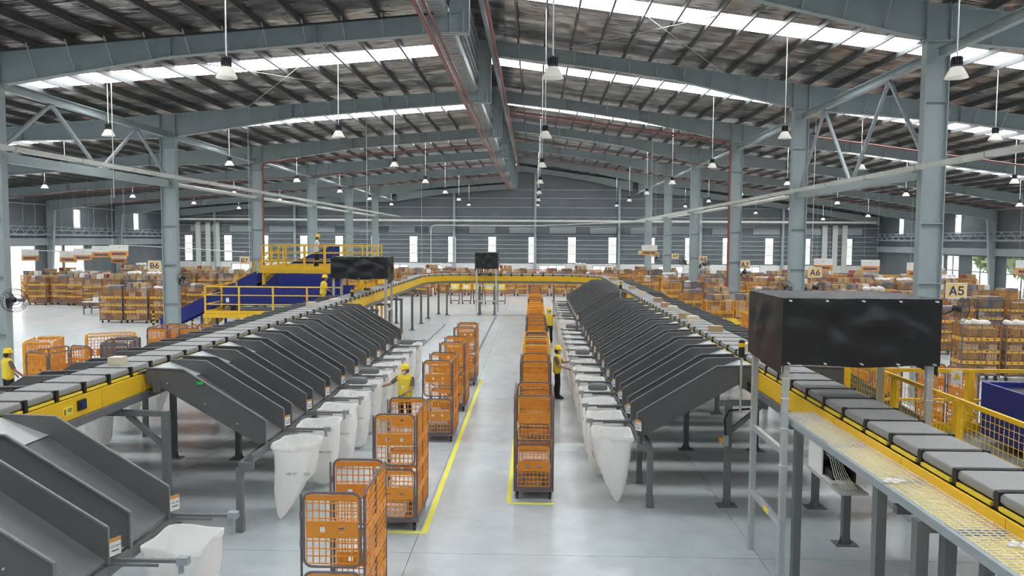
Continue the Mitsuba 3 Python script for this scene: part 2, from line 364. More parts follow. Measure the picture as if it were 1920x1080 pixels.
for nm, xw, s in (('wall_left', XL, -1), ('wall_right', XR, 1)):
    fn, doors, wins, mbw, dz, zt = side(xw, s)
    struct(nm, P(mbw, 'm_wallsheet'), 'grey sheet side wall with truck doors opening to bright daylight' if s < 0 else 'grey side wall with glazed doors opening to pale daylight and trees')
    inn = lambda a, b, t: (xw-s*t, a, b)
    for z in (5.3, 5.8, 8.3):
        struct('girt', P(MB().add([inn(a, b, t) for t in (0.002, 0.12) for a, b in ((YF, z), (YB, z), (YB, z+0.12), (YF, z+0.12))],
               [(0, 3, 2, 1), (4, 5, 6, 7), (0, 1, 5, 4), (1, 2, 6, 5), (2, 3, 7, 6), (3, 0, 4, 7)]), 'm_girt'), parent=nm)
    struct('door_header', P(MB().add([inn(a, b, t) for t in (0.002, 0.35) for a, b in ((YF, dz+0.05), (YB, dz+0.05), (YB, dz+0.75), (YF, dz+0.75))],
               [(0, 3, 2, 1), (4, 5, 6, 7), (0, 1, 5, 4), (1, 2, 6, 5), (2, 3, 7, 6), (3, 0, 4, 7)]), 'm_girt'), parent=nm)
    for y in wins:
        window(P(frame_rect(y-0.6, y+0.6, 6.1, 8.1, 0.06, fn, (), (7.3,)), 'm_white'), P(pane_rect(y-0.6, y+0.6, 6.1, 8.1, fn), 'm_pane'), 'high narrow window up under the eaves of the side wall')
    if s > 0:
        for i, (a, b) in enumerate(doors):
            window(P(frame_rect(a, b, 0.0, dz, 0.08, fn, [(a+b)/2], (2.3,)), 'm_frame'), P(pane_rect(a, b, 0.0, dz, fn), 'm_pane'), 'tall glazed opening of the side wall behind sign A5')
    # lattice girder under the windows
    lg = MB()
    X = xw-s*0.6
    lg.bar((X, 50, 5.45), (X, YB, 5.45), 0.1, 0.1).bar((X, 50, 6.2), (X, YB, 6.2), 0.06, 0.06)
    y = 50
    while y < YB-0.8:
        lg.bar((X, y, 5.45), (X, y+0.75, 6.2), 0.05, 0.05).bar((X, y+0.75, 6.2), (X, y+1.5, 5.45), 0.05, 0.05); y += 1.5
    struct('lattice_girder', P(lg, 'm_girt'), parent=nm)
struct('wall_behind', P(MB().box(XL, XR, YF-0.12, YF, 0, 9).prism([(XL, 9), (RID, 9), (RID, zl(RID)+.2), (XL, zl(XL)+.2)], (YF-.12, YF), lambda a, b, c: (a, c, b)).prism([(RID, 9), (XR, 9), (XR, zr(XR)+.2), (RID, zr(RID)+.2)], (YF-.12, YF), lambda a, b, c: (a, c, b)), 'm_wallsheet'), 'grey sheet wall behind the viewer')
# yard outside and trees beyond the doors
struct('ground_outside', P(MB().box(-160, 160, -120, 260, -0.6, -0.42), 'm_ground'), 'pale concrete yard outside the hall')

# ------------------------------------------------------------------ steel frames
def i_col(x, zt, w=0.74, fw=0.32, label=True):
    mb = MB().box(-w/2, -w/2+0.03, -fw/2, fw/2, 0, zt).box(w/2-0.03, w/2, -fw/2, fw/2, 0, zt).box(-w/2+0.03, w/2-0.03, -0.012, 0.012, 0, zt)
    return mb
FRAMES = list(range(1, 9))
for f in FRAMES[:-1]:
    Y = f*BAY
    for cx, zf, dep, nm in ((cl(f), zl, 1.10, 'row of columns by the B signs'), (cr(f), zr, 1.18, 'row of columns by the A signs')):
        zt = zf(cx)
        k = key('column'); labels[k] = {'kind': 'structure', 'label': f'blue-grey steel column, {nth(f)} frame of the {nm}'}
        put('shaft', P(i_col(cx, zt), 'm_steel'), k, at(cx, Y))
        st = P(MB().box(-0.34, 0.34, -0.15, 0.15, -0.012, 0.012), 'm_steel')
        z = 2.0
        while z < zt-dep-0.3:
            put('stiffener', st, k, at(cx, Y, z)); z += 1.9
        put('cap_plate', P(MB().box(-0.5, 0.5, -0.2, 0.2, -0.02, 0.02), 'm_steel'), k, at(cx, Y, zt-dep))
        put('base_plate', P(MB().box(-0.5, 0.5, -0.28, 0.28, 0.0, 0.03), 'm_steel'), k, at(cx, Y))
def rafter(pts, Y, label, braces=True):
    """pts: list of (x, ztop, depth)"""
    k = key('rafter'); labels[k] = {'kind': 'structure', 'label': label}
    top = [(x, z) for x, z, d in pts]; bot = [(x, z-d) for x, z, d in pts]
    fn = lambda a, b, c: (a, c, b)
    mb = MB().prism(top+bot[::-1], (Y-0.012, Y+0.012), fn)
    for (a, b) in zip(top[:-1], top[1:]): mb.bar((a[0], Y, a[1]-0.012), (b[0], Y, b[1]-0.012), 0.30, 0.024)
    for (a, b) in zip(bot[:-1], bot[1:]): mb.bar((a[0], Y, a[1]+0.012), (b[0], Y, b[1]+0.012), 0.30, 0.024)
    put('beam', P(mb, 'm_steel'), k)
    xs = [p[0] for p in pts]
    for x, z, d in pts[1:-1]:
        put('stiffener', P(MB().box(x-0.012, x+0.012, Y-0.15, Y+0.15, z-d, z), 'm_steel'), k)
    x0, x1 = xs[0], xs[-1]; n = int(abs(x1-x0)/1.25)
    for i in range(1, n):
        x = x0+(x1-x0)*i/n
        z = np.interp(x, *zip(*sorted((p[0], p[1]) for p in pts))); d = np.interp(x, *zip(*sorted((p[0], p[2]) for p in pts)))
        if braces: put('flange_brace', P(MB().bar((x, Y-0.10, z-d+0.03), (x, Y-0.62, z+0.02), 0.05, 0.02), 'm_girt'), k)
    for x, z, d in (pts[0], pts[-1]):
        put('end_plate', P(MB().box(x-0.02, x+0.02, Y-0.17, Y+0.17, z-d-0.05, z), 'm_steel'), k)
    return k
for f in FRAMES:
    Y = f*BAY if f < 8 else YB-0.6
    c = nth(f)
    rafter([(-2.3, zl(-2.3), 0.64), (-7.0, zl(-7.0), 0.62), (-11.7, zl(-11.7), 0.66), (cl(f)+0.37, zl(cl(f)+0.37), 1.12)], Y, f'blue-grey roof rafter of the {c} frame, lower slope beside the ridge', f < 6)
    rafter([(cl(f)-0.37, zl(cl(f)-0.37), 1.12), (-25, zl(-25), 0.7), (-38, zl(-38), 0.62), (XL+0.4, zl(XL+0.4), 1.0)], Y, f'blue-grey roof rafter of the {c} frame over the aisle behind the B signs', False)
    rafter([(-2.05, zr(-2.05), 0.75), (2.3, zr(2.3), 0.64), (6.7, zr(6.7), 0.68), (cr(f)-0.37, zr(cr(f)-0.37), 1.18)], Y, f'blue-grey roof rafter of the {c} frame, higher slope beside the ridge', f < 6)
    rafter([(cr(f)+0.37, zr(cr(f)+0.37), 1.18), (20, zr(20), 0.75), (34, zr(34), 0.64), (XR-0.4, zr(XR-0.4), 1.0)], Y, f'blue-grey roof rafter of the {c} frame over the aisle behind the A signs', f < 5)
    k = key('stub_post'); labels[k] = {'kind': 'structure', 'label': f'short steel post joining the two rafter heights at the ridge, {c} frame'}
    put('shaft', P(MB().box(-2.72, -2.69, Y-0.15, Y+0.15, 11.75, 14.7).box(-2.13, -2.10, Y-0.15, Y+0.15, 11.75, 14.65).box(-2.69, -2.13, Y-0.012, Y+0.012, 11.75, 14.68).box(-2.9, -2.1, Y-0.16, Y+0.16, 11.72, 11.76), 'm_steel'), k)
for s, xw, zf in ((1, XL, zl), (-1, XR, zr)):
    for f in range(4, 8):
        Y = f*BAY; zt = zf(xw)
        k = key('column'); labels[k] = {'kind': 'structure', 'label': f'tapered steel wall column of the {nth(f)} frame on the side wall'}
        pr = [(0.12, 0), (0.45, 0), (0.95, zt-0.9), (0.95, zt), (0.12, zt)]
        put('shaft', P(MB().prism([(xw+s*a, b) for a, b in pr], (Y-0.012, Y+0.012), lambda a, b, c: (a, c, b))
            .bar((xw+s*0.45, Y, 0), (xw+s*0.95, Y, zt-0.9), 0.3, 0.024, (s, 0, 0)).box(min(xw+s*.12, xw+s*.15), max(xw+s*.12, xw+s*.15), Y-.15, Y+.15, 0, zt), 'm_steel'), k)
# longitudinal tie beams and V braces between the second and third frames
for cf, zu, zlow, lab in ((cl, 10.2, 7.85, 'B signs'), (cr, 11.07, 7.45, 'A signs')):
    for f in range(1, 8):
        y0, y1 = f*BAY+0.17, (f+1)*BAY-0.17
        a, b = cf(f), cf(f+1)
        k = key('tie_beam'); labels[k] = {'kind': 'structure', 'label': f'upper steel tie beam between columns by the {lab}, bay {f}'}
        m = MB().bar((a, y0, zu+.14), (b, y1, zu+.14), .22, .02).bar((a, y0, zu-.14), (b, y1, zu-.14), .22, .02).bar((a, y0, zu), (b, y1, zu), .02, .26) if f < 4 else MB().cyl((a, y0, zu), (b, y1, zu), 0.09, 8)
        put('beam', P(m, 'm_steel'), k)
    k = key('tie_beam'); labels[k] = {'kind': 'structure', 'label': f'lower steel tie beam of the braced bay between columns by the {lab}'}
    put('beam', P(MB().bar((cf(2), 25.17, zlow-.02), (cf(3), 37.33, zlow-.02), .26, .32), 'm_steel'), k)
    for f in range(3, 7):
        k = key('tie_beam'); labels[k] = {'kind': 'structure', 'label': f'lower pale tie tube between columns by the {lab}, bay {f}'}
        put('tube', P(MB().cyl((cf(f), f*BAY+.17, zlow-.02), (cf(f+1), (f+1)*BAY-.17, zlow-.02), .1, 8), 'm_tray'), k)
    for a in (28.2, 34.4):
        for e in (-3.0, 3.0):
            fx = lambda y: cf(2)+(cf(3)-cf(2))*(y-25)/12.5
            put('diagonal_brace', P(MB().bar((fx(a), a, zu-0.15), (fx(a+e), a+e, zlow+0.13), 0.11, 0.11), 'm_girt'), k)

# ------------------------------------------------------------------ sorting conveyor: a U of belt carriers
RX, LXC, FY, RAD = 4.77, -7.64, 53.64, 3.6
def loop_point(s):
    """point and heading at distance s along the loop, starting on the run by the A signs"""
    y0, y1 = 3.0, FY-RAD
    a = y1-y0; q = math.pi/2*RAD; b = (RX-LXC)-2*RAD
    if s < a: return (RX, y0+s, math.pi/2)
    s -= a
    if s < q: t = s/RAD; return (RX-RAD+RAD*math.cos(t), y1+RAD*math.sin(t), math.pi/2+t)
    s -= q
    if s < b: return (RX-RAD-s, FY, math.pi)
    s -= b
    if s < q: t = s/RAD; return (LXC+RAD-RAD*math.sin(t), y1+RAD*math.cos(t), math.pi+t)
    s -= q
    return (LXC, y1-s, 1.5*math.pi)
LOOP = 2*(FY-RAD-3.0)+math.pi*RAD+(RX-LXC)-2*RAD-1.0
conv = thing('sorting_conveyor', 'long U-shaped sorting conveyor of grey belt carriers with yellow side guards on grey legs', 'conveyor')
ZB, PITCHC = 2.85, 0.73
# belt pad: rounded lip towards both long edges; local x along travel, y across
prof = [(-0.345, -0.11), (-0.37, -0.08), (-0.37, -0.03), (-0.355, -0.008), (-0.325, 0.0), (0.325, 0.0), (0.355, -0.008), (0.37, -0.03), (0.37, -0.08), (0.345, -0.11)]
belt = P(MB().prism(prof, (-0.305, 0.305), lambda a, b, c: (c, a, b)), 'm_belt', 35)
carr = P(MB().box(-0.35, -0.315, -0.36, 0.36, -0.13, -0.01).box(0.315, 0.35, -0.36, 0.36, -0.13, -0.01).box(-0.32, 0.32, -0.30, 0.30, -0.14, -0.11)
         .box(0.31, 0.375, -0.385, -0.33, -0.155, 0.012).box(0.31, 0.375, 0.33, 0.385, -0.155, 0.012), 'm_black')
strip = P(MB().box(-0.30, 0.30, -0.39, -0.355, -0.16, -0.12), 'm_yellowbright'); strip2 = P(MB().box(-0.30, 0.30, 0.355, 0.39, -0.16, -0.12), 'm_yellowbright')
n = int(LOOP/PITCHC)
for i in range(n):
    x, y, h = loop_point(i*PITCHC+0.3)
    M = at(x, y, ZB, math.degrees(h))
    k = put('carrier', carr, conv, M)
    scene[k+'__belt'] = {**belt, 'to_world': M}; scene[k+'__edge_strip'] = {**strip, 'to_world': M}; scene[k+'__edge_strip_001'] = {**strip2, 'to_world': M}
# side guards and rails follow the loop in panels
def ribbon(s0, s1, off, z0, z1, th, n):
    mb = MB(); ring = []
    for i in range(n+1):
        x, y, h = loop_point(s0+(s1-s0)*i/n)
        nx, ny = -math.sin(h), math.cos(h)
        ring.append([(x+nx*(off+o), y+ny*(off+o), z) for o, z in ((-th/2, z0), (th/2, z0), (th/2, z1), (-th/2, z1))])
    return mb.loft(ring, True, True)
cuts = np.linspace(0, LOOP-0.5, 55)
for s0, s1 in zip(cuts[:-1], cuts[1:]):
    for off in (-0.43, 0.43):
        put('side_guard', P(ribbon(s0+0.006, s1-0.006, off, 2.36, 2.685, 0.03, 3), 'm_yellow'), conv)
for a, b in zip(cuts[:-1:3], list(cuts[3::3])+[cuts[-1]]):
    for off in (-0.44, 0.44):
        put('frame_rail', P(ribbon(a, b, off, 2.22, 2.35, 0.10, 9), 'm_frame'), conv)
    put('bed_plate', P(ribbon(a, b, 0.0, 2.24, 2.28, 0.76, 9), 'm_frame'), conv)
def leg_mesh(h=2.09, w=0.12, pw=0.19):
    if pw < .1: return MB().box(-w/2, w/2, -w/2, w/2, 0.012, h).box(-pw, pw, -pw, pw, 0.0, 0.25)
    return MB().box(-w/2, w/2, -w/2, w/2, 0.012, h).box(-pw, pw, -0.14, 0.14, 0.0, 0.014).prism([(-.12, .014), (.12, .014), (.06, .16), (-.06, .16)], (-.012, .012), lambda a, b, c: (a, c, b))
leg = P(leg_mesh(), 'm_frame')
legs = [(5.40, 9.1), (5.40, 13.2)]+[(x, y) for y in (15.05, 19.15, 23.2, 27.3, 31.4, 35.5, 39.6, 43.7, 47.6) for x in (3.83, 5.55)]
legs += [(-6.59, 13.55), (-8.47, 13.55)]+[(x, y) for y in (9.5, 17.8, 21.9, 26.0, 30.1, 33.9, 37.0, 40.3, 43.9, 47.4) for x in (-6.93, -8.47)]
legs += [(-6.9, 50.4), (-5.95, 52.9), (-3.75, 53.25), (-2.68, 53.25), (1.4, 53.25), (2.6, 52.6), (-3.75, 54.1), (-0.3, 54.1), (-6.6, 53.5), (3.6, 52.4)]
for x, y in legs: put('leg', leg, conv, at(x, y))
put('knee_brace', P(MB().box(-6.9, -6.65, 13.5, 13.6, 2.0, 2.09).bar((-6.62, 13.55, 1.45), (-7.3, 13.55, 2.03), .08, .08), 'm_frame'), conv)
put('knee_brace', P(MB().box(3.62, 3.77, 15.0, 15.1, 1.99, 2.09).bar((3.88, 15.05, 1.5), (4.5, 15.05, 2.03), .08, .08), 'm_frame'), conv)
cross = P(MB().box(-0.85, 0.85, -0.05, 0.05, 2.0, 2.1).box(-0.3, 0.3, -0.05, 0.05, 2.1, 2.24), 'm_frame')
for y in (15.05, 19.15, 23.2, 27.3, 31.4, 35.5, 39.6, 43.7, 47.6): put('cross_beam', cross, conv, at(4.69, y))
for y in (9.5, 13.55, 17.8, 21.9, 26.0, 30.1, 33.9, 37.0, 40.3, 43.9, 47.4): put('cross_beam', cross, conv, at(-7.7, y))
for y in (9.1, 13.2): put('cross_beam', P(MB().box(4.3, 5.46, y-.05, y+.05, 2.0, 2.1).box(4.4, 5.0, y-.05, y+.05, 2.1, 2.24), 'm_frame'), conv)
# maker's plate and control pocket on the yellow guard in the gap of the chutes
put('warning_plate', P(MB().box(-7.194, -7.182, 11.5, 11.75, 2.45, 2.58), 'm_yellowbright'), conv)
put('plate_print', P(MB().box(-7.182, -7.177, 11.62, 11.72, 2.53, 2.545).box(-7.182, -7.177, 11.62, 11.72, 2.50, 2.512).box(-7.182, -7.177, 11.53, 11.56, 2.47, 2.55), 'm_print'), conv)
k = put('control_pocket', P(MB().box(-7.195, -7.155, 11.88, 12.08, 2.46, 2.62), 'm_black'), conv)
put('button', P(MB().box(-7.155, -7.14, 11.93, 12.03, 2.50, 2.58), 'm_blue'), k)

# ------------------------------------------------------------------ chutes
# local: u outward from the belt edge along +x, y across 0..0.98
def chute_parts():
    tops = [(0.09, 2.80), (0.80, 2.78), (2.33, 1.84), (2.33, 1.40)]
    low = [(2.15, 1.40), (0.42, 2.40), (0.09, 2.52)]
    parts = {}
    fn = lambda a, b, c: (a, c, b)
    for nm, y in (('side_plate', 0.0), ('side_plate_001', 0.955)):
        mb = MB(); parts[nm] = (P(MB().prism(tops+low, (y, y+0.02), fn), 'm_chute'), None)
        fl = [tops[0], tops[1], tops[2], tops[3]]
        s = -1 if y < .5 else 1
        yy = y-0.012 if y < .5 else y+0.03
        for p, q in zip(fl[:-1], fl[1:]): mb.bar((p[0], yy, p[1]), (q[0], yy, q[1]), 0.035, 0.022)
        parts[nm+'__rim'] = (P(mb, 'm_rim_highlight'), None)
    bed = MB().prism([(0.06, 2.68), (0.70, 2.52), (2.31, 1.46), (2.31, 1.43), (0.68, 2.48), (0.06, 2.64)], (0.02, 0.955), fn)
    parts['slide_bed'] = (P(bed, 'm_bed_lit'), None)
    # flared entry apron between the plates: a low hood at belt height
    hood = MB().add([(0.015, -0.12, 2.74), (0.015, 1.10, 2.74), (0.72, 0.955, 2.53), (0.72, 0.02, 2.53), (0.14, 0.02, 2.76), (0.10, 0.955, 2.76),
                     (0.015, -0.12, 2.70), (0.015, 1.10, 2.70)], [(0, 4, 5), (0, 5, 1), (4, 3, 2), (4, 2, 5), (6, 0, 1), (6, 1, 7)])
    parts['entry_apron'] = (P(hood, 'm_galv'), None)
    parts['bracket'] = (P(MB().box(0.22, 0.37, -0.02, 0.0, 2.34, 2.55), 'm_chute'), None)
    parts['bracket_001'] = (P(MB().box(0.22, 0.37, 0.98, 1.0, 2.34, 2.55), 'm_chute'), None)
    for q, (u, z) in enumerate(((0.5, 2.52), (1.2, 2.14), (1.8, 1.78))):
        parts['bolt'+(f'_{q:03d}' if q else '')] = (P(MB().cyl((u, -0.02, z), (u, -0.035, z), 0.016, 6), 'm_galv'), None)
    return parts
CH = chute_parts()
# tag card at the tip of a plate, facing the aisle
def card_mesh():
    c = MB().box(-0.003, 0.0, 0.0, 0.15, 0.0, 0.21)
    return c
TX = {}
def text(s, h, m, bold=False, depth=0.002):
    if (s, h, m) not in TX:
        t = meshkit.text_mesh(s, h, depth, bold); t.apply_translation([-t.bounds[:, 0].mean(), 0, 0])
        TX[(s, h, m)] = P(t, m)
    return TX[(s, h, m)]
card = P(card_mesh(), 'm_white'); band = P(MB().box(0.0, 0.003, 0.0, 0.15, 0.165, 0.21), 'm_paleorange')
bars = P(MB().box(0.0, 0.003, 0.03, 0.12, 0.05, 0.066), 'm_print')
RUNS = {  # run: (x of belt edge, heading 0 or 180, list of y0)
    'LI': [7.66, 9.16]+[13.98+1.5*i for i in range(10)],
    'RI': [15.0+1.5*i for i in range(12)]+[36.2+1.5*i for i in range(8)],
    'LO': [10.6+1.5*i for i in range(13)]+[31.6],
    'RO': [15.0+1.5*i for i in range(12)]+[36.2+1.5*i for i in range(8)],
}
EDGE = {'LI': (-7.245, 0), 'LO': (-8.035, 180), 'RI': (4.375, 180), 'RO': (5.165, 0)}
WHERE = {'LI': 'aisle side, belt by B signs', 'LO': 'outer side, belt by B signs', 'RI': 'aisle side, belt by A signs', 'RO': 'outer side, belt by A signs'}
def place_uy(run, y0):
    """transform of the chute frame; y0 is its low-y side in the world"""
    ex, h = EDGE[run]
    return at(ex, y0, 0, 0) if h == 0 else at(ex, y0+0.975, 0, 180)
LTXT = {'LI': ('HCX 6AN', 'HQ1 JAN')}
for run, ys in RUNS.items():
    inner = run in ('LI', 'RI')
    for i, y0 in enumerate(ys):
        lab = f'dark grey sorting chute, {nth(i+1)} from the near end, {WHERE[run]}'
        k = thing('sorting_chute', lab, 'chute', f'grey sorting chutes, {WHERE[run]}')
        M = place_uy(run, y0)
        for nm, (d, _) in CH.items():
            scene[f'{k}__{nm}'] = {**d, 'to_world': M}
        if inner:
            sgn = 1 if run == 'LI' else -1
            xt = EDGE[run][0]+sgn*2.33
            # card on the tip of the far plate, turned to the aisle
            C = at(xt+sgn*0.03, y0+(0.955 if run == 'LI' else -0.02), 1.50, -25 if run == 'LI' else 205).rotate([0, 1, 0], 0)
            if run == 'RI': C = at(xt-0.03, y0+0.0, 1.50, -140)
            c = put('label_card', card, k, C)
            labels[c] = {'label': 'white label card with an orange top band'}
            put('band', band, c, C); put('print_line', bars, c, C)
            put('lettering', text(LTXT.get(run, ('HQ1 JAN',))[i % 2 if run == 'LI' else 0], 0.022, 'm_print'), c, C @ T().translate([0.001, 0.075, 0.10]).rotate([0, 0, 1], 90).rotate([1, 0, 0], 90))
put('sticker', P(MB().box(-6.20, -6.08, 13.955, 13.962, 2.50, 2.56), 'm_green'), 'sorting_chute_002')
labels['sorting_chute_002__sticker'] = {'label': 'small green sticker'}
# support frames under the chute tips: rails, posts
def support(run, y0, y1, posts, label):
    ex, h = EDGE[run]; s = 1 if h == 0 else -1
    k = thing('chute_support', label, 'frame')
    xa, xb = ex+s*2.28, ex+s*2.08
    put('rail', P(MB().box(min(xa, xa+s*.05), max(xa, xa+s*.05), y0, y1, 1.25, 1.385), 'm_frame'), k)
    put('rail', P(MB().box(xb-.03, xb+.03, y0, y1, 1.16, 1.25), 'm_frame'), k)
    for y in posts:
        M = at(xb, y)
        put('post', P(leg_mesh(1.16, 0.11, 0.065), 'm_frame'), k, M)
        put('bracket_arm', P(MB().box(min(0, s*.25), max(0, s*.25), -.04, .04, 1.12, 1.25), 'm_frame'), k, M)
support('LI', 6.6, 10.3, (10.35,), 'grey steel frame under the two big chutes before the yellow guard')
support('LI', 13.3, 29.2, (13.3, 17.8, 22.3, 26.6, 29.1), 'grey steel frame under the chute tips along the aisle by the B signs')
support('RI', 14.9, 33.0, (14.9, 16.4, 20.9, 25.4, 29.9), 'grey steel frame under the chute tips along the aisle by the A signs')
support('RI', 36.0, 47.9, (36.0, 40.6, 45.1, 47.8), 'grey steel frame under the far chute tips by the A signs')
support('LO', 10.5, 32.7, (10.6, 15.1, 19.7, 24.2, 28.7, 32.5), 'grey steel frame under the outer chute tips by the B signs')
support('RO', 14.7, 47.9, (14.85, 19.5, 24.0, 28.5, 33.1, 37.6, 42.1, 46.6), 'grey steel frame under the outer chute tips by the A signs')

# ------------------------------------------------------------------ mail bags on their hangers
def bag_mesh(seed, kind, drift=(0, 0)):
    n = 48; an = np.arange(n)*2*np.pi/n
    def ring(z, a, b, cx=0, cy=0, p=4.0, wr=0.0, ph=0.0):
        c, s = np.cos(an+0.02), np.sin(an+0.02)
        rr = 1/(np.abs(c)**p+np.abs(s)**p)**(1/p)
        w = 1+wr*(meshkit.fbm(np.stack([3*c+ph, 3*s+seed*5, np.full(n, z*2.2)], -1), 3, seed)-0.5)*2
        return np.stack([cx+a*rr*c*w, cy+b*rr*s*w, np.full(n, z)+(0.02*np.sin(3*an+seed) if z > 1.2 else 0)], -1)
    R = []
    if kind == 'full': prof = [(1.35, .38, .40), (1.36, .395, .415), (1.30, .40, .42), (1.27, .385, .40), (1.15, .38, .385), (1.0, .375, .37), (.8, .37, .36), (.55, .36, .35), (.3, .34, .33), (.12, .30, .29), (.03, .2, .2), (.015, .03, .03)]
    elif kind == 'point': prof = [(1.35, .38, .40), (1.36, .395, .415), (1.30, .40, .42), (1.27, .38, .39), (1.15, .36, .36), (1.0, .34, .32), (.8, .30, .26), (.55, .25, .20), (.3, .17, .12), (.12, .09, .06), (.03, .04, .03), (.012, .015, .012)]
    else: prof = [(1.35, .38, .40), (1.36, .395, .415), (1.30, .40, .42), (1.27, .38, .39), (1.15, .37, .37), (1.0, .36, .34), (.8, .34, .30), (.55, .31, .26), (.3, .27, .20), (.15, .22, .15), (.05, .10, .09), (.02, .02, .02)]
    inner = [(1.33, .375, .395), (1.1, .34, .34), (.7, .28, .26), (.5, .1, .1)]
    sh, cyd = ({'full': 0.0, 'point': drift[0], 'slack': 0.08}[kind], drift[1])
    zs = np.concatenate([[p[0] for p in prof[:4]], np.linspace(1.22, prof[-1][0], 22)])
    A = np.array(prof); o = np.argsort(A[:, 0])
    rings = [ring(z, np.interp(z, A[o, 0], A[o, 1]) if i > 3 else prof[i][1], np.interp(z, A[o, 0], A[o, 2]) if i > 3 else prof[i][2],
                  cx=sh*max(0, 1.2-z)**1.2, cy=cyd*max(0, 1.2-z)**1.3, p=12 if z > 1.2 else (5+5*max(0, z-.5)), wr=0.0 if z > 1.3 else (0.13 if z > .1 else .05)) for i, z in enumerate(zs)]
    ins = [ring(z, a, b, p=9) for z, a, b in inner[::-1]]
    return MB().loft(ins+rings, True, True)
BAGS = [P(bag_mesh(s, kd), 'm_bag', 50) for s, kd in ((1, 'full'), (2, 'slack'), (3, 'point'), (4, 'full'), (5, 'slack'), (6, 'full'))]
POINT = {'LI': P(bag_mesh(3, 'point', (-.15, -.40)), 'm_bag', 50), 'RI': P(bag_mesh(7, 'point', (.08, -.24)), 'm_bag', 50)}
holder_arm = P(MB().box(0.0, 0.80, -0.02, 0.02, 1.405, 1.445).box(0.0, 0.55, -0.05, -0.025, 1.37, 1.40), 'm_frame')
holder_end = P(MB().cbox((0.83, 0, 1.435), (0.13, 0.10, 0.09)).box(0.78, 0.82, -0.03, 0.03, 1.28, 1.40), 'm_girt')
holder_clamp = P(MB().box(-0.06, 0.0, -0.05, 0.05, 1.39, 1.45).cyl((-0.04, 0, 1.44), (-0.04, 0, 1.50), 0.018, 6), 'm_frame')
packm = MB()
rr = []
for t, sc in ((-0.24, .25), (-0.22, .8), (-0.15, 1.0), (0.12, 1.0), (0.2, .85), (0.24, .3)):
    rr.append([(t, 0.11*sc*math.copysign(abs(math.cos(a))**.6, math.cos(a)), 1.50+(0.12*sc*math.copysign(abs(math.sin(a))**.6, math.sin(a)))*(1 if math.sin(a) > 0 else .5)) for a in np.arange(14)*2*math.pi/14])
pack = P(packm.loft(rr, True, True).moved(np.array([[1,0,0,0],[0,1,0,0],[0,0,1,0.045],[0,0,0,1.0]])), 'm_frame', 40)
PACKS = {'LI': {5, 6, 10}, 'RI': {2, 6, 11, 12, 16}, 'LO': set(), 'RO': set()}
for run in ('LI', 'RI', 'LO'):
    ex, h = EDGE[run]; s = 1 if h == 0 else -1
    for i, y0 in enumerate(RUNS[run]):
        if run == 'LO' and i > 7: continue
        xt = ex+s*2.345
        M = at(xt+s*0.43, y0+0.44, 0, 0 if s > 0 else 180)
        kind = 2 if (run, i) in (('LI', 2), ('RI', 0)) else rng.choice([0, 1, 3, 4, 5])
        b = None if (run, i) == ('LI', 0) else tag(put('mail_bag', POINT[run] if kind == 2 else BAGS[kind], None, at(xt+s*0.43, y0+0.44) if kind == 2 else M), f'open white bag, {nth(i+1)} from the near end, {WHERE[run]}', 'bag', f'white mail bags, {WHERE[run]}')
        if b is None: pass
        elif run != 'RI':
            put('lettering', text('VIETNAM POST', 0.045, 'm_print'), b, at(xt+s*0.55, y0+0.062, 0.80, 0).rotate([1, 0, 0], 90))
        else:
            put('lettering', text('VIETNAM POST', 0.045, 'm_print'), b, at(xt-0.80, y0+0.45, 0.85, -90).rotate([1, 0, 0], 90))
        hk = thing('bag_holder', f'steel bag hanger, {nth(i+1)} from the near end, {WHERE[run]}', 'hanger', f'bag hangers, {WHERE[run]}')
        HM = at(xt, y0+1.06, 0, 0 if s > 0 else 180)
        for nm, d in (('arm', holder_arm), ('end_block', holder_end), ('clamp', holder_clamp)): put(nm, d, hk, HM)
        if i in PACKS[run]:
            tag(put('hanger_cover', pack, None, at(xt+s*0.42, y0+1.06, 0)), f'dark padded cover on the {nth(i+1)} bag hanger, {WHERE[run]}', 'cover')

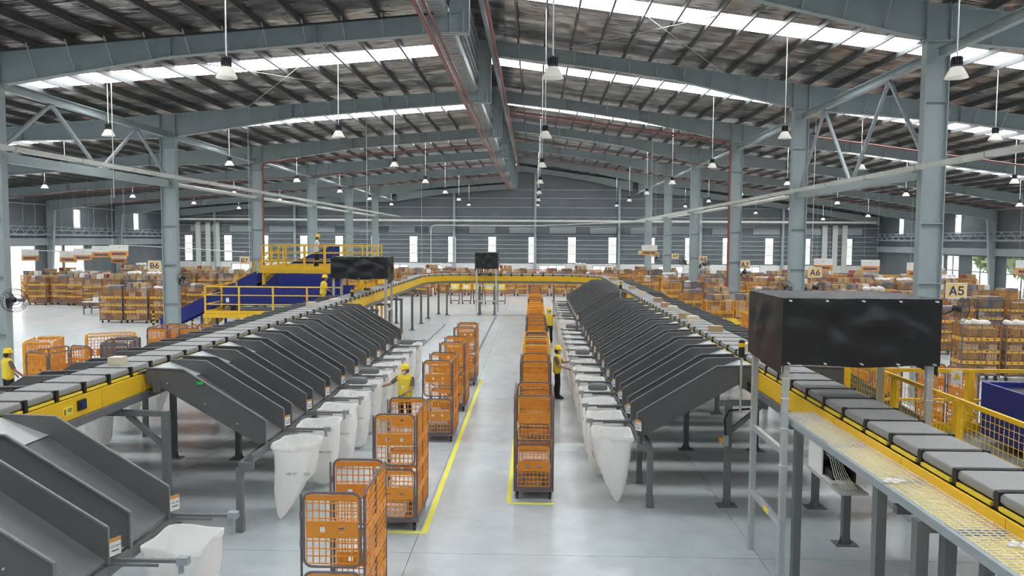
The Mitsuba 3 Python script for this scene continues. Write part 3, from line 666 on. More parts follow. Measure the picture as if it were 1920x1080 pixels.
# ------------------------------------------------------------------ aluminium frames with black tarpaulin boxes over the belt
def tarp_box(x0, x1, y0, y1, z0, z1, posts, label, deep=0.14, xbar=True):
    k = thing('scanner_tent', label, 'tent')
    def sheet(p, q, za, zb, n, seed, out):
        g = np.linspace(0, 1, n); h = np.linspace(0, 1, 15)
        V = []
        for b in h:
            for a in g:
                x, y = p[0]+(q[0]-p[0])*a, p[1]+(q[1]-p[1])*a
                z = zb+(za(a)-zb)*b
                fq = meshkit.fbm(np.array([[a*4, b*2.0, seed]]), 3, int(seed))[0]-.5
                w = (0.034*math.sin(15*a+7*b+5*fq+seed)+0.027*math.sin(9*a-11*b+7*fq))*math.sin(math.pi*min(.92, .12+b))*math.sin(math.pi*a)**.4+.05*fq*math.sin(math.pi*a)
                V.append((x+out[0]*(w+.055), y+out[1]*(w+.055), z))
        F = [(j*n+i, j*n+i+1, (j+1)*n+i+1, (j+1)*n+i) for j in range(14) for i in range(n-1)]
        return MB().add(V, F)
    put('front_sheet', P(sheet((x0-.055, y0), (x1+.055, y0), lambda a: z0+0.02*math.sin(9*a), z1, 48, 3.0, (0, -1)), 'm_tarp', True), k)
    put('back_sheet', P(sheet((x1, y1), (x0, y1), lambda a: z0, z1, 20, 4.0, (0, 1)), 'm_tarp', True), k)
    put('side_sheet', P(sheet((x0, y1+.055), (x0, y0-.055), lambda a: z0-deep*(0.3+0.7*a), z1, 16, 5.0, (-1, 0)), 'm_tarp', True), k)
    put('side_sheet', P(sheet((x1, y0), (x1, y1), lambda a: z0-deep*(0.3+0.7*(1-a)), z1, 16, 6.0, (1, 0)), 'm_tarp', True), k)
    n = 12
    V = [(x0-.055+(x1-x0+.11)*i/n, y0-.055+(y1-y0+.11)*j/6, z1+0.004-0.05*math.sin(math.pi*i/n)*math.sin(math.pi*j/6)*(1+0.4*math.sin(i*1.9+j))) for j in range(7) for i in range(n+1)]
    put('top_sheet', P(MB().add(V, [(j*(n+1)+i, j*(n+1)+i+1, (j+1)*(n+1)+i+1, (j+1)*(n+1)+i) for j in range(6) for i in range(n)]), 'm_tarp', True), k)
    st = MB()
    for i in range(5):
        a = i/4
        for z in (z1-0.03, z0+0.04): put('eyelet', P(MB().cyl((x0+.04+(x1-x0-.08)*a, y0-0.13, z), (x0+.04+(x1-x0-.08)*a, y0+0.0, z), 0.013, 6), 'm_white'), k)
    for (x, y) in posts:
        m = MB().box(x-0.045, x+0.045, y-0.045, y+0.045, 0, z1-0.02)
        for d in (-0.02, 0.02): m.box(x+d-0.006, x+d+0.006, y-0.05, y-0.045, 0, z1-0.03).box(x-0.05, x-0.045, y+d-0.006, y+d+0.006, 0, z1-.03)
        put('post', P(m, 'm_alu'), k)
    for (xa, xb) in ((x0, x1),):
        for y in (y0+.045, y1-.045): put('top_bar', P(MB().box(xa+.09, xb-.09, y-.035, y+.035, z1-.09, z1-.02), 'm_alu'), k)
    for x in (x0+.045, x1-.045):
        put('top_bar', P(MB().box(x-.035, x+.035, y0+.09, y1-.09, z1-.09, z1-.02), 'm_alu'), k)
        if xbar:
            for z in (1.0, 2.1): put('cross_bar', P(MB().box(x-.035, x+.035, y0+.09, y1-.09, z-.045, z+.045), 'm_alu'), k)
    return k
t = tarp_box(3.66, 5.82, 11.3, 12.95, 3.40, 4.38, [(3.705, 11.345), (3.705, 12.905), (5.775, 11.345), (5.775, 12.905)], 'large black tarpaulin box on aluminium posts over the belt, below sign A5')
put('warning_label', P(MB().box(3.662, 3.67, 11.9, 12.1, 0.96, 1.05), 'm_yellowbright'), t)
for z in (1.9, 2.45, 2.9, 3.2): put('cable_tie', P(MB().box(3.65, 3.76, 11.29, 11.40, z, z+0.012)  .box(5.72, 5.83, 11.29, 11.40, z, z+0.012), 'm_white'), t)
tarp_box(-8.66, -6.32, 33.0, 34.5, 3.47, 4.43, [(-8.615, 33.045), (-6.365, 33.045), (-8.615, 34.455), (-6.365, 34.455)], 'black tarpaulin box on thin posts over the belt, beside the yellow platform', 0.25)
tarp_box(-3.92, -2.50, 52.3, 55.2, 3.22, 4.33, [(-3.875, 52.345), (-2.545, 52.345), (-3.875, 55.155), (-2.545, 55.155)], 'small black tarpaulin box over the far cross belt, in front of the far windows', 0.1, False)
put('low_bar', P(MB().box(-3.83, -2.59, 52.31, 52.38, 1.0, 1.08), 'm_alu'), 'scanner_tent_002')
put('low_bar', P(MB().box(-3.83, -2.59, 52.31, 52.38, 2.06, 2.14), 'm_alu'), 'scanner_tent_002')

# ------------------------------------------------------------------ wire mesh tray along the belt, control box, lean-in posts
tr = thing('mesh_tray', 'long galvanised wire mesh tray fixed along the yellow guard below the black box', 'tray')
TZ, TX0, TX1, TY0, TY1 = 2.58, 3.84, 4.31, 3.2, 11.85
put('edge_angle', P(MB().box(TX0-0.05, TX0, TY0, TY1, TZ-0.08, TZ+0.012), 'm_girt'), tr)
w = MB(); y = TY0
while y < TY1: w.box(TX0, TX1, y, y+0.009, TZ, TZ+0.009); y += 0.058
for i in range(7): w.box(TX0+0.02+i*0.075, TX0+0.027+i*0.075, TY0, TY1, TZ+0.007, TZ+0.014)
labels[put('wire_mesh', P(w, 'm_wire'), tr)] = {'kind': 'stuff', 'label': 'galvanised wire mesh'}
put('drip_pan', P(MB().prism([(TX1, 2.53), (TX1, 2.515), (TX0+.13, 2.425), (TX0+.13, 2.44)], (TY0, TY1-.25), lambda a, b, c: (a, c, b)), 'm_yellowbright'), tr)
y = TY0+0.8
while y < TY1:
    put('bracket', P(MB().box(TX0, TX1, y, y+0.04, TZ-0.045, TZ-0.005), 'm_frame'), tr); y += 1.5
for y in (11.22, 8.55): put('leg', P(MB().box(3.84, 3.95, y, y+0.11, 0, TZ-0.09).box(3.78, 4.01, y-.05, y+.16, 0, .015), 'm_frame'), tr)
put('leg', P(MB().box(3.84, 3.96, 7.65, 7.77, 0, TZ-0.27).box(4.12, 4.24, 7.65, 7.77, 0, TZ-0.27).box(3.84, 4.24, 7.65, 7.77, TZ-0.27, TZ-0.15), 'm_frame'), tr)
cb = thing('control_box', 'pale grey open control box with loose white wires under the mesh tray', 'control box')
CX = 3.93
bx = MB().box(CX, CX+.32, 10.1, 10.95, 2.40, 2.42).box(CX, CX+.32, 10.1, 10.95, 2.02, 2.04).box(CX, CX+.32, 10.93, 10.95, 2.04, 2.40).box(CX, CX+.02, 10.45, 10.93, 2.04, 2.40)
put('shell', P(bx, 'm_white'), cb)
put('inside', P(MB().box(CX+.3, CX+.32, 10.1, 10.93, 2.04, 2.40).box(CX+.05, CX+.25, 10.2, 10.8, 2.05, 2.15), 'm_black'), cb)
put('tray', P(MB().box(CX-.02, CX+.34, 9.75, 10.95, 1.985, 2.015), 'm_galv'), cb)
for i in range(7):
    put('wire', P(MB().tube([(CX+.06+.03*i, 10.5, 2.34), (CX+.05+.03*i, 10.3, 2.32-.02*i), (CX+.04+.03*i, 10.1, 2.12), (CX+.05+.03*i, 9.85, 2.03)], 0.005, 5), 'm_white'), cb)
for k0, (x, y, z, g) in enumerate([(3.92, 8.35, TZ+.02, 'by the outer edge of the mesh tray'), (4.2, 6.6, TZ+.02, 'near the guard on the mesh tray')]):
    d = MB()
    for i in range(5):
        d.cbox((x+.04*i-.08, y+.03*math.sin(i*2.1), z+.012+.012*(i % 2)), (.07, .06, .014), i*.8)
    tag(put('paper_scrap', P(d, 'm_white')), f'crumpled scrap of white paper lying {g}', 'scrap')
# beacon on a thin pole
for nm, x, y, w_ in (('A', 4.0, 14.85, 'by the first chute, belt by A signs'), ('B', 4.0, 35.6, 'at the chute gap, belt by A signs'), ('C', -6.95, 29.4, 'past the last chute, belt by B signs')):
    k = thing('beacon_light', f'black and yellow beacon on thin pole, {w_}', 'beacon')
    put('pole', P(MB().cyl((x, y, 1.9), (x, y, 2.98), 0.022, 8), 'm_alu'), k)
    put('body', P(MB().lathe([(0.05, 2.98), (0.06, 3.0), (0.06, 3.16), (0.05, 3.18)], (x, y, 0), 12, True, True), 'm_black', 40), k)
    put('ring', P(MB().lathe([(0.062, 3.18), (0.065, 3.19), (0.065, 3.25), (0.062, 3.26)], (x, y, 0), 12, True, True), 'm_yellow', 40), k)
    put('cap', P(MB().lathe([(0.058, 3.26), (0.058, 3.30), (0.03, 3.315)], (x, y, 0), 12, True, True), 'm_black', 40), k)
jb = thing('junction_box', 'small grey box with an orange lamp on the post by the first chute', 'box')
put('body', P(MB().box(3.70, 3.78, 14.80, 14.94, 1.25, 1.45), 'm_girt'), jb)
put('lamp', P(MB().box(3.62, 3.70, 14.83, 14.91, 1.30, 1.40), 'm_paleorange'), jb)
put('cable', P(MB().tube([(3.74, 14.9, 1.45), (3.72, 14.9, 1.75), (3.80, 14.9, 1.93), (4.2, 14.9, 1.97)], 0.02, 6), 'm_black'), jb)

# ------------------------------------------------------------------ roll cages
W_, L_, H_ = 0.80, 1.40, 2.12
def rrect(a0, a1, b0, b1, r, fn, n=4):
    pts = []
    for (ca, cb_, s) in ((a1-r, b1-r, 0), (a0+r, b1-r, 1), (a0+r, b0+r, 2), (a1-r, b0+r, 3)):
        for i in range(n+1):
            t = math.pi/2*(s+i/n); pts.append(fn(ca+r*math.cos(t), cb_+r*math.sin(t)))
    return pts
def lattice(a0, a1, b0, b1, na, nb, fn, bands=(), bar=0.012, th=0.012):
    """grid of bars in the plane fn(a,b,t) with solid bands (b0,b1, holes)"""
    mb = MB()
    def slab_(p0, p1, q0, q1, t0=-th/2, t1=th/2):
        v = [fn(a, b, t) for t in (t0, t1) for a, b in ((p0, q0), (p1, q0), (p1, q1), (p0, q1))]
        mb.add(v, [(0, 3, 2, 1), (4, 5, 6, 7), (0, 1, 5, 4), (1, 2, 6, 5), (2, 3, 7, 6), (3, 0, 4, 7)])
    for i in range(na+1):
        a = a0+(a1-a0)*i/na; slab_(a-bar/2, a+bar/2, b0, b1)
    for j in range(nb+1):
        b = b0+(b1-b0)*j/nb; slab_(a0, a1, b-bar/2, b+bar/2)
    for (q0, q1, hl) in bands:
        qm = (q0+q1)/2; hh = 0.035; xs = [a0]
        for h in hl: xs += [a0+(a1-a0)*h-0.04, a0+(a1-a0)*h+0.04]
        xs.append(a1)
        slab_(a0, a1, q0, qm-hh, -0.012, 0.012); slab_(a0, a1, qm+hh, q1, -0.012, 0.012)
        for u in range(0, len(xs), 2): slab_(xs[u], xs[u+1], qm-hh, qm+hh, -0.012, 0.012)
    return mb
def cage_parts(orange='m_orange', steel='m_cage'):
    parts = []   # (name, sub, shape)
    deck = MB().box(0.02, W_-.02, 0.02, L_-.02, 0.19, 0.215).box(0, W_, 0, .05, .17, .22).box(0, W_, L_-.05, L_, .17, .22).box(0, .05, .05, L_-.05, .17, .22).box(W_-.05, W_, .05, L_-.05, .17, .22)
    deck.box(0.3, 0.5, 0.02, L_-.02, .15, .19)
    parts.append(('deck', None, P(deck, steel)))
    for i, (x, y) in enumerate(((.07, .1), (W_-.07, .1), (.07, L_-.1), (W_-.07, L_-.1))):
        c = MB().box(x-.04, x+.04, y-.05, y+.05, .155, .17).box(x-.035, x-.027, y-.03, y+.03, .06, .155).box(x+.027, x+.035, y-.03, y+.03, .06, .155)
        parts.append((f'caster{"_%03d" % i if i else ""}', None, P(c, steel)))
        parts.append((f'caster{"_%03d" % i if i else ""}', 'wheel', P(MB().cyl((x-.022, y, .07), (x+.022, y, .07), .069, 12), 'm_rubber')))
    # corner uprights and side panels
    n = 0
    for x in (0.012, W_-0.012):
        fr = MB().tube(rrect(0.03, L_-0.03, 0.22, H_, 0.09, lambda a, b: (x, a, b)), 0.016, 6, True).cyl((x, L_*.5, .22), (x, L_*.5, H_), .012, 6)
        nm = f'side_panel{"_%03d" % n if n else ""}'; n += 1
        parts.append((nm, None, P(fr, steel, 50)))
        la = lattice(0.05, L_-0.05, 0.27, H_-0.03, 14, 19, lambda a, b, t: (x+t, a, b), [(0.62, 0.74, (.15, .35, .65, .85)), (1.05, 1.17, (.15, .35, .65, .85)), (1.50, 1.62, (.15, .35, .65, .85))], 0.013)
        parts.append((nm, 'lattice', P(la, orange)))
    n = 0
    for y in (0.0, L_):
        s = -1 if y == 0 else 1
        for b0, b1 in ((0.25, 1.13), (1.20, H_)):
            fr = MB().tube(rrect(0.05, W_-0.05, b0, b1, 0.10, lambda a, b: (a, y+s*.015, b)), 0.017, 6, True)
            nm = f'gate{"_%03d" % n if n else ""}'; n += 1
            parts.append((nm, None, P(fr, steel, 50)))
            m = (b0+b1)/2
            la = lattice(0.085, W_-0.085, b0+0.04, b1-0.035, 8, 9, lambda a, b, t: (a, y+s*.015+t, b), [(m-0.10, m+0.11, (.32, .68)), (b1-0.085, b1-0.035, ())], 0.013)
            parts.append((nm, 'lattice', P(la, orange)))
            for hx in (0.02,):
                parts.append((nm, 'hinge', P(MB().box(hx-.02, hx+.03, y-.02, y+.02, m-.22, m-.14).box(hx-.02, hx+.03, y-.02, y+.02, m+.14, m+.22), steel)))
    for q, (x, y) in enumerate(((.012, .012), (W_-.012, .012), (.012, L_-.012), (W_-.012, L_-.012))):
        parts.append(('upright'+(f'_{q:03d}' if q else ''), None, P(MB().cyl((x, y, .2), (x, y, H_-.03), .015, 6), steel, 50)))
    return parts
CAGE = {'orange': cage_parts(), 'yellow': cage_parts('m_orange', 'm_cageyellow'), 'grey': cage_parts('m_cage', 'm_cage'), 'greyyellow': cage_parts('m_cage', 'm_cageyellow')}
def cage(kind, x, y, rz, label, group=None, skip=()):
    k = thing('roll_cage', label, 'roll cage', group)
    M = at(x, y, 0, rz)
    for nm, sub, d in CAGE[kind]:
        if nm in skip: continue
        scene[f'{k}__{nm}' + (f'__{sub}' if sub else '')] = {**d, 'to_world': M}
    return k
def parcel(x, y, z, s, rz, m, label, cat='parcel', group=None):
    # carton with a taped seam
    k = thing('parcel', label, cat, group)
    sx_, sy_, sz_ = s
    M = at(x, y, z, rz)
    e = 0.006
    b = MB().box(-sx_/2, sx_/2, -sy_/2, sy_/2, 0, sz_-e).box(-sx_/2+e, sx_/2-e, -sy_/2+e, sy_/2-e, sz_-e, sz_)
    put('carton', P(b, m), k, M)
    put('tape', P(MB().box(-sx_/2-.001, sx_/2+.001, -.025, .025, sz_-e, sz_+.002), 'm_cardpale'), k, M)
    return k
MATS = ['m_card', 'm_parcelwhite', 'm_parcelgrey', 'm_cardpale']
MNAME = {'m_card': 'brown', 'm_parcelwhite': 'white', 'm_parcelgrey': 'dark grey', 'm_cardpale': 'tan', 'm_parcelred': 'red'}
POSN = ['low at the near end', 'low in the middle', 'low at the far end', 'on top at the near end', 'on top at the far end']
rowB = 'roll cages along the yellow floor line'
for i, (y, mt) in enumerate(((9.17, 0), (13.42, 1), (19.5, 1), (23.05, 1), (27.2, 1))):
    cage('orange', -2.83, y, 0, f'orange grid roll cage with grey tubes, {nth(i+1)} from the near end along the yellow line', rowB, ('side_panel',))
    for j in range(5):
        parcel(-2.83+.4+rng.uniform(-.06, .06), y+(.27, .72, 1.14, .4, .95)[j], .217+(0, 0, 0, .225, .225)[j], (rng.uniform(.3, .5), rng.uniform(.28, .38), rng.uniform(.15, .22) if j > 2 else .222), 0, MATS[(i+j) % 4],
               f'{MNAME[MATS[(i+j) % 4]]} parcel {POSN[j]}, in the {nth(i+1)} cage by yellow line', group='parcels inside the cages along the yellow line')
rowA = 'roll cages in the row beside the two workers'
ra = [(15.2, 'orange', -0.37), (19.5, 'orange', -.33), (22.6, 'yellow', -.30), (24.6, 'greyyellow', -.30), (28.0, 'orange', -.28), (30.6, 'orange', -.3), (34.2, 'yellow', -.3), (36.6, 'yellow', -.3), (40.3, 'orange', -.3), (42.6, 'yellow', -.3), (45.6, 'orange', -.3), (48.4, 'orange', -.3), (51.0, 'orange', -.3)]
ADJ = {'orange': 'orange grid roll cage with grey tubes', 'yellow': 'orange grid roll cage with yellow tubes', 'greyyellow': 'grey grid roll cage with yellow tubes', 'grey': 'grey grid roll cage'}
for i, (y, kd, x) in enumerate(ra):
    cage(kd, x, y, 0, f'{ADJ[kd]}, {nth(i+1)} from the near end of the workers\' row', rowA)
    if i < 6:
        for j in range(4):
            parcel(x+.4+rng.uniform(-.05, .05), y+(.35, 1.0, .4, .95)[j], .217+(0, 0, .225, .225)[j], (rng.uniform(.3, .5), .4, rng.uniform(.14, .2) if j > 1 else .222), 0, MATS[(i+j) % 4], f'{MNAME[MATS[(i+j) % 4]]} parcel {POSN[(0, 2, 3, 4)[j]]}, inside the {nth(i+1)} cage of workers\' row', group='parcels inside the cages of the workers\' row')
# cages on the far side of the belts
for x, y, rz, kd, lb in ((-14.9, 22.0, 20, 'yellow', 'empty orange grid roll cage with yellow tubes beside the worker turned away'), (-13.6, 20.2, -15, 'orange', 'empty orange roll cage with grey tubes behind the belt and striped bollard'),
                         (-14.3, 24.2, -60, 'yellow', 'roll cage with yellow tubes behind the worker turned away, second of the cluster'), (-12.6, 22.0, 15, 'grey', 'grey grid roll cage in the cluster beside the worker turned away'),
                         (-13.2, 25.9, 0, 'orange', 'orange roll cage behind the outer chutes near the column of sign B6'), (-12.1, 25.9, 0, 'orange', 'orange roll cage behind the outer chutes, the one closer to the belt'),
                         (9.7, 18.3, 0, 'orange', 'orange roll cage beyond the yellow railing below the black box'), (8.2, 18.9, 0, 'orange', 'orange roll cage partly behind the post of the large black box'),
                         (8.55, 25.2, 10, 'greyyellow', 'grey roll cage with yellow tubes beside the red cabinet'), (9.9, 24.6, -5, 'greyyellow', 'grey roll cage with yellow tubes just behind the black box'),
                         (9.1, 32.6, 0, 'yellow', 'roll cage with yellow tubes behind the outer chutes near sign A7'), (10.3, 35.0, 0, 'greyyellow', 'grey roll cage with yellow tubes behind the outer chutes near sign A8'),
                         (11.6, 27.2, 0, 'orange', 'orange roll cage behind the black box, beside the column of sign A6')):
    cage(kd, x, y, rz, lb)

# ------------------------------------------------------------------ people
def smap(bones, rl=0.03, it=8):
    parts = []
    for b in bones:
        sp = [m3.Manifold.sphere(r, 14).translate(tuple(map(float, p))) for p, r in b]
        parts.append(m3.Manifold.batch_hull(sp))
    m = m3.Manifold.batch_boolean(parts, m3.OpType.Add).refine_to_length(rl).to_mesh()
    t = trimesh.Trimesh(m.vert_properties[:, :3], m.tri_verts, process=True)
    trimesh.smoothing.filter_taubin(t, iterations=it)
    return t
def person(label, x, y, z, heading, arms, scale=1.0, shirt='m_vest', sleeve='m_shirtgrey', lean=0.0, stride=0.06, look=0.0, mask=True, group=None):
    """arms: ((elbow, wrist) left, (elbow, wrist) right) in local coordinates, +y forward, +x to the figure's right"""
    V = lambda *a: np.array(a, float)
    sh = lambda p: p+V(0, lean*max(0, p[2]-0.95), 0)
    k = thing('person', label, 'person', group)
    pel, wai, che, nec = V(0, 0, .93), sh(V(0, 0, 1.08)), sh(V(0, .0, 1.28)), sh(V(0, -.01, 1.43))
    head = sh(V(0, .015, 1.565))
    cl, sl = math.cos(look), math.sin(look)
    hp = lambda a, b, c: head+V(a*cl-b*sl, a*sl+b*cl, c)
    bones, legs_, shoes, sleeves, gloves, torso = [], [], [], [], [], []
    bones += [[(pel+V(-.08, 0, -.02), .10), (pel+V(.08, 0, -.02), .10), (wai+V(-.06, 0, 0), .10), (wai+V(.06, 0, 0), .10)],
              [(wai+V(-.06, 0, 0), .10), (wai+V(.06, 0, 0), .10), (che+V(-.10, 0, .03), .10), (che+V(.10, 0, .03), .10)],
              [(che+V(-.10, 0, .03), .10), (che+V(.10, 0, .03), .10), (sh(V(-.155, -.01, 1.37)), .055), (sh(V(.155, -.01, 1.37)), .055)],
              [(sh(V(-.10, -.01, 1.38)), .055), (sh(V(.10, -.01, 1.38)), .055), (nec, .055)], [(nec, .053), (head+V(0, -.01, -.07), .052)],
              [(hp(0, -.02, .035), .088), (hp(0, .015, .03), .082), (hp(0, .03, -.07), .05), (hp(0, .055, -.085), .028)],
              [(hp(0, .088, .012), .012), (hp(0, .108, -.022), .014)], [(hp(-.088, 0, -.01), .016), (hp(-.088, -.01, .02), .018)], [(hp(.088, 0, -.01), .016), (hp(.088, -.01, .02), .018)]]
    torso += [[(p+V(.02*np.sign(p[0]), 0, 0), r+.024) for p, r in b] for b in bones[0:3]]+[[(sh(V(-.10, -.01, 1.38)), .065), (sh(V(.10, -.01, 1.38)), .065), (nec+V(0, 0, -.01), .062)]]
    for s, i in ((-1, 0), (1, 1)):
        hip, kn, an = V(s*.09, 0, .91), V(s*.10, stride*s*.6+.02, .49), V(s*.105, stride*s-.02, .085)
        bones += [[(hip, .088), (kn, .057)], [(kn, .055), (an+V(0, -.01, .2), .05), (an, .04)], [(an+V(0, -.03, -.04), .04), (an+V(s*.02, .15, -.05), .032)]]
        legs_ += [[(hip+V(0, 0, .04), .108), (hip, .103), (kn, .073)], [(kn, .073), (an+V(0, 0, .03), .062)]]
        shoes += [[(an+V(0, -.035, -.04), .048), (an+V(s*.015, .06, -.045), .044), (an+V(s*.025, .17, -.05), .036)]]
        S = sh(V(s*.19, -.01, 1.365)); E, Wt = V(*arms[i][0]), V(*arms[i][1])
        bones += [[(S, .055), (E, .04)], [(E, .04), (Wt, .028)]]
        sleeves += [[(sh(V(s*.175, -.01, 1.37)), .066), (S+V(s*.02, 0, -.01), .064), (S+(E-S)*.72, .056)]]
        d = (Wt-E)/np.linalg.norm(Wt-E); a = np.cross(d, V(0, 0, 1)); a /= max(np.linalg.norm(a), 1e-6); nrm = np.cross(a, d)
        hand = [[(Wt, .028), (Wt+d*.03+a*.025, .020), (Wt+d*.03-a*.025, .020), (Wt+d*.085+a*.03, .016), (Wt+d*.085-a*.03, .016)]]
        for q, (o, l) in enumerate(((.034, .075), (.012, .088), (-.011, .082), (-.033, .062))):
            b0 = Wt+d*.085+a*o; b1 = b0+d*l*.55-nrm*.012; b2 = b1+d*l*.35-nrm*.028
            hand += [[(b0, .0105), (b1, .0095)], [(b1, .0095), (b2, .0085)]]
        t0 = Wt+d*.035+a*.03; t1 = t0+d*.035+a*.028-nrm*.01; t2 = t1+d*.032+a*.004-nrm*.012
        hand += [[(t0, .013), (t1, .011)], [(t1, .011), (t2, .009)]]
        bones += hand
        gloves += [[(p, r+.003) for p, r in b] for b in hand]
    M = at(x, y, z+.006, math.degrees(heading)).scale(scale)
    put('body', P(smap(bones, 0.03), 'm_skin', True), k, M)
    put('shirt', P(smap(torso, .04), shirt, True), k, M); put('sleeves', P(smap(sleeves, .04), sleeve, True), k, M)
    put('trousers', P(smap(legs_+[[(pel+V(-.07, 0, -.03), .118), (pel+V(.07, 0, -.03), .118), (pel+V(-.07, 0, .02), .116), (pel+V(.07, 0, .02), .116)]], .04), 'm_trousers', True), k, M)
    put('shoes', P(smap(shoes, .04), 'm_shoe', True), k, M)
    put('gloves', P(smap(gloves, .02, 4), 'm_cage', True), k, M)
    HM = M @ T().translate(head.tolist()).rotate([0, 0, 1], math.degrees(look))
    put('hair', P(smap([[(V(0, -.028, .03), .093), (V(0, .0, .05), .088)], [(V(-.04, -.06, -.03), .05), (V(.04, -.06, -.03), .05)]], .03), 'm_hair', True), k, HM)
    hel = MB().loft([[(r*1.0*math.cos(t), r*1.14*math.sin(t), zz) for t in np.arange(20)*2*math.pi/20] for r, zz in ((.117, .045), (.121, .05), (.113, .075), (.108, .11), (.09, .15), (.06, .175), (.02, .185))], False, True)
    hel.loft([[(.10*math.cos(t), .09+.085*max(0, math.sin(t)), zz) for t in np.arange(20)*2*math.pi/20] for zz in (.043, .053)], True, True)
    hel.bar((0, -.09, .155), (0, .09, .155), .03, .075)
    put('helmet', P(hel, 'm_helmet', 40), k, HM)
    if mask:
        put('face_mask', P(smap([[(V(-.045, .062, -.035), .03), (V(.045, .062, -.035), .03), (V(0, .095, -.045), .03), (V(0, .075, -.09), .03)]], .02), 'm_white', True), k, HM)
    return k
AD = ((-.23, .02, 1.09), (-.22, .14, .87)), ((.23, .02, 1.09), (.22, .14, .87))
w = person('worker in yellow shirt and helmet reaching into a white bag, beside the yellow-line cages', -3.55, 21.2, 0, math.radians(160), (((-.27, .05, 1.10), (-.13, .26, .96)), ((.40, .14, 1.17), (.60, .30, 1.10))), 1.0, look=math.radians(-15))
put('badge', P(MB().box(-.03, .03, .122, .13, 1.06, 1.16), 'm_white'), w, at(-3.55, 21.2, 0, 160))
person('worker in yellow shirt and helmet facing the bags, second cage row, seen side-on', 0.80, 25.3, 0, math.radians(-100), (((-.25, .14, 1.14), (-.16, .40, 1.20)), ((.26, .10, 1.10), (.20, .36, 1.02))), 1.0, look=math.radians(20))
person('worker in yellow shirt and helmet facing the viewer, farthest along the white bags', 0.80, 39.2, 0, math.radians(165), (((-.33, .08, 1.36), (-.52, .18, 1.47)), ((.26, .03, 1.10), (.10, .18, .98))), 1.02, look=math.radians(-10))
person('worker in yellow shirt turned away behind the belt by sign B6, beside empty cages', -16.05, 23.0, 0, math.radians(-35), (((-.26, .05, 1.10), (-.22, .25, .93)), ((.29, .08, 1.10), (.32, .30, .90))), 1.03, mask=False)
person('worker mostly hidden behind yellow-tubed cages, only the yellow helmet clear', -15.6, 24.1, 0, math.radians(190), AD, 0.95)
UPZ, LOZ = 3.62, 1.66
person('man in white shirt and yellow helmet standing on the upper yellow platform', -11.6, 41.0, UPZ, math.radians(-75), (((-.24, .12, 1.12), (-.14, .38, 1.08)), ((.25, .12, 1.12), (.18, .40, 1.06))), 1.03, 'm_parcelwhite', 'm_parcelwhite', 0.1, mask=False)
person('worker in yellow shirt on the lower yellow platform beside the black box', -10.0, 36.4, LOZ, math.radians(-60), (((-.25, .1, 1.1), (-.18, .32, 1.0)), ((.25, .1, 1.1), (.18, .32, 1.0))), 1.05, sleeve='m_vest', lean=0.12, mask=False)

# ------------------------------------------------------------------ yellow platforms and railings
def railing(k, pts, z, h=1.1, step=1.5, rails=(0.37, 0.73, 1.08), post=0.07, m='m_yellow', toe=True):
    for (p, q) in zip(pts[:-1], pts[1:]):
        p, q = np.array(p, float), np.array(q, float); L = np.linalg.norm(q-p); n = max(1, round(L/step))
        for i, r in enumerate(rails):
            put('handrail' if i == len(rails)-1 else 'mid_rail', P(MB().bar((*p, z+r), (*q, z+r), 0.05, 0.06 if i == len(rails)-1 else 0.04), m), k)
        for i in range(n+1):
            c = p+(q-p)*i/n
            put('post', P(MB().box(c[0]-post/2, c[0]+post/2, c[1]-post/2, c[1]+post/2, z, z+h-.03), m), k)
        if toe: put('toe_board', P(MB().bar((*p, z+.08), (*q, z+.08), .012, .15), m), k)
# lower platform at the infeed of the belt by the B signs
pl = thing('loading_platform', 'lower yellow steel platform with railings beside the blue inclined conveyor', 'platform')
put('deck', P(MB().box(-15.4, -8.9, 35.6, 39.6, LOZ-.06, LOZ), 'm_frame'), pl)
for x in (-15.3, -12.2, -9.05):
    for y in (35.7, 39.5): put('leg', P(MB().box(x-.06, x+.06, y-.06, y+.06, 0, LOZ-.06), 'm_yellow'), pl)
put('edge_beam', P(MB().box(-15.42, -8.9, 35.55, 35.6, LOZ-.18, LOZ), 'm_yellow'), pl)
railing(pl, [(-15.35, 39.5), (-15.35, 35.65), (-8.95, 35.65)], LOZ, 1.3, 1.55, (.45, .88, 1.28))
up = thing('upper_platform', 'upper yellow steel platform with double railings where the man in white stands', 'platform')
put('deck', P(MB().box(-14.2, -8.6, 39.9, 43.9, UPZ-.06, UPZ), 'm_frame'), up)
put('edge_beam', P(MB().box(-14.25, -8.6, 39.82, 39.9, UPZ-.22, UPZ), 'm_yellow'), up)
for x in (-14.1, -11.4, -8.95):
    for y in (40.0, 43.8): put('leg', P(MB().box(x-.07, x+.07, y-.07, y+.07, 0, UPZ-.06), 'm_yellow'), up)
railing(up, [(-14.15, 43.8), (-14.15, 39.95), (-8.65, 39.95), (-8.65, 43.8), (-14.15, 43.8)], UPZ, 1.25, 1.1, (.42, .82, 1.22))
lad = MB()
st = thing('platform_stairs', 'yellow steel stairs with handrails leading down from the upper platform', 'stairs')
for s in (41.9, 42.9):
    put('stringer', P(MB().bar((-14.3, s, UPZ-.1), (-18.2, s, 0.12), .05, .22), 'm_yellow'), st)
    put('handrail', P(MB().bar((-14.3, s, UPZ+1.0), (-18.2, s, 1.1), .05, .05), 'm_yellow'), st)
    put('handrail', P(MB().bar((-14.3, s, UPZ+.5), (-18.2, s, .6), .04, .04), 'm_yellow'), st)
    for i in range(5):
        t = i/4; put('post', P(MB().box(-14.33-3.85*t, -14.27-3.85*t, s-.03, s+.03, UPZ-.1-3.4*t, UPZ+1.0-2.5*t-.0), 'm_yellow'), st)
for i in range(16):
    t = (i+.5)/16; put('tread', P(MB().box(-14.42-3.9*t, -14.18-3.9*t, 41.93, 42.87, UPZ-.02-3.45*t, UPZ+.02-3.45*t), 'm_frame'), st)
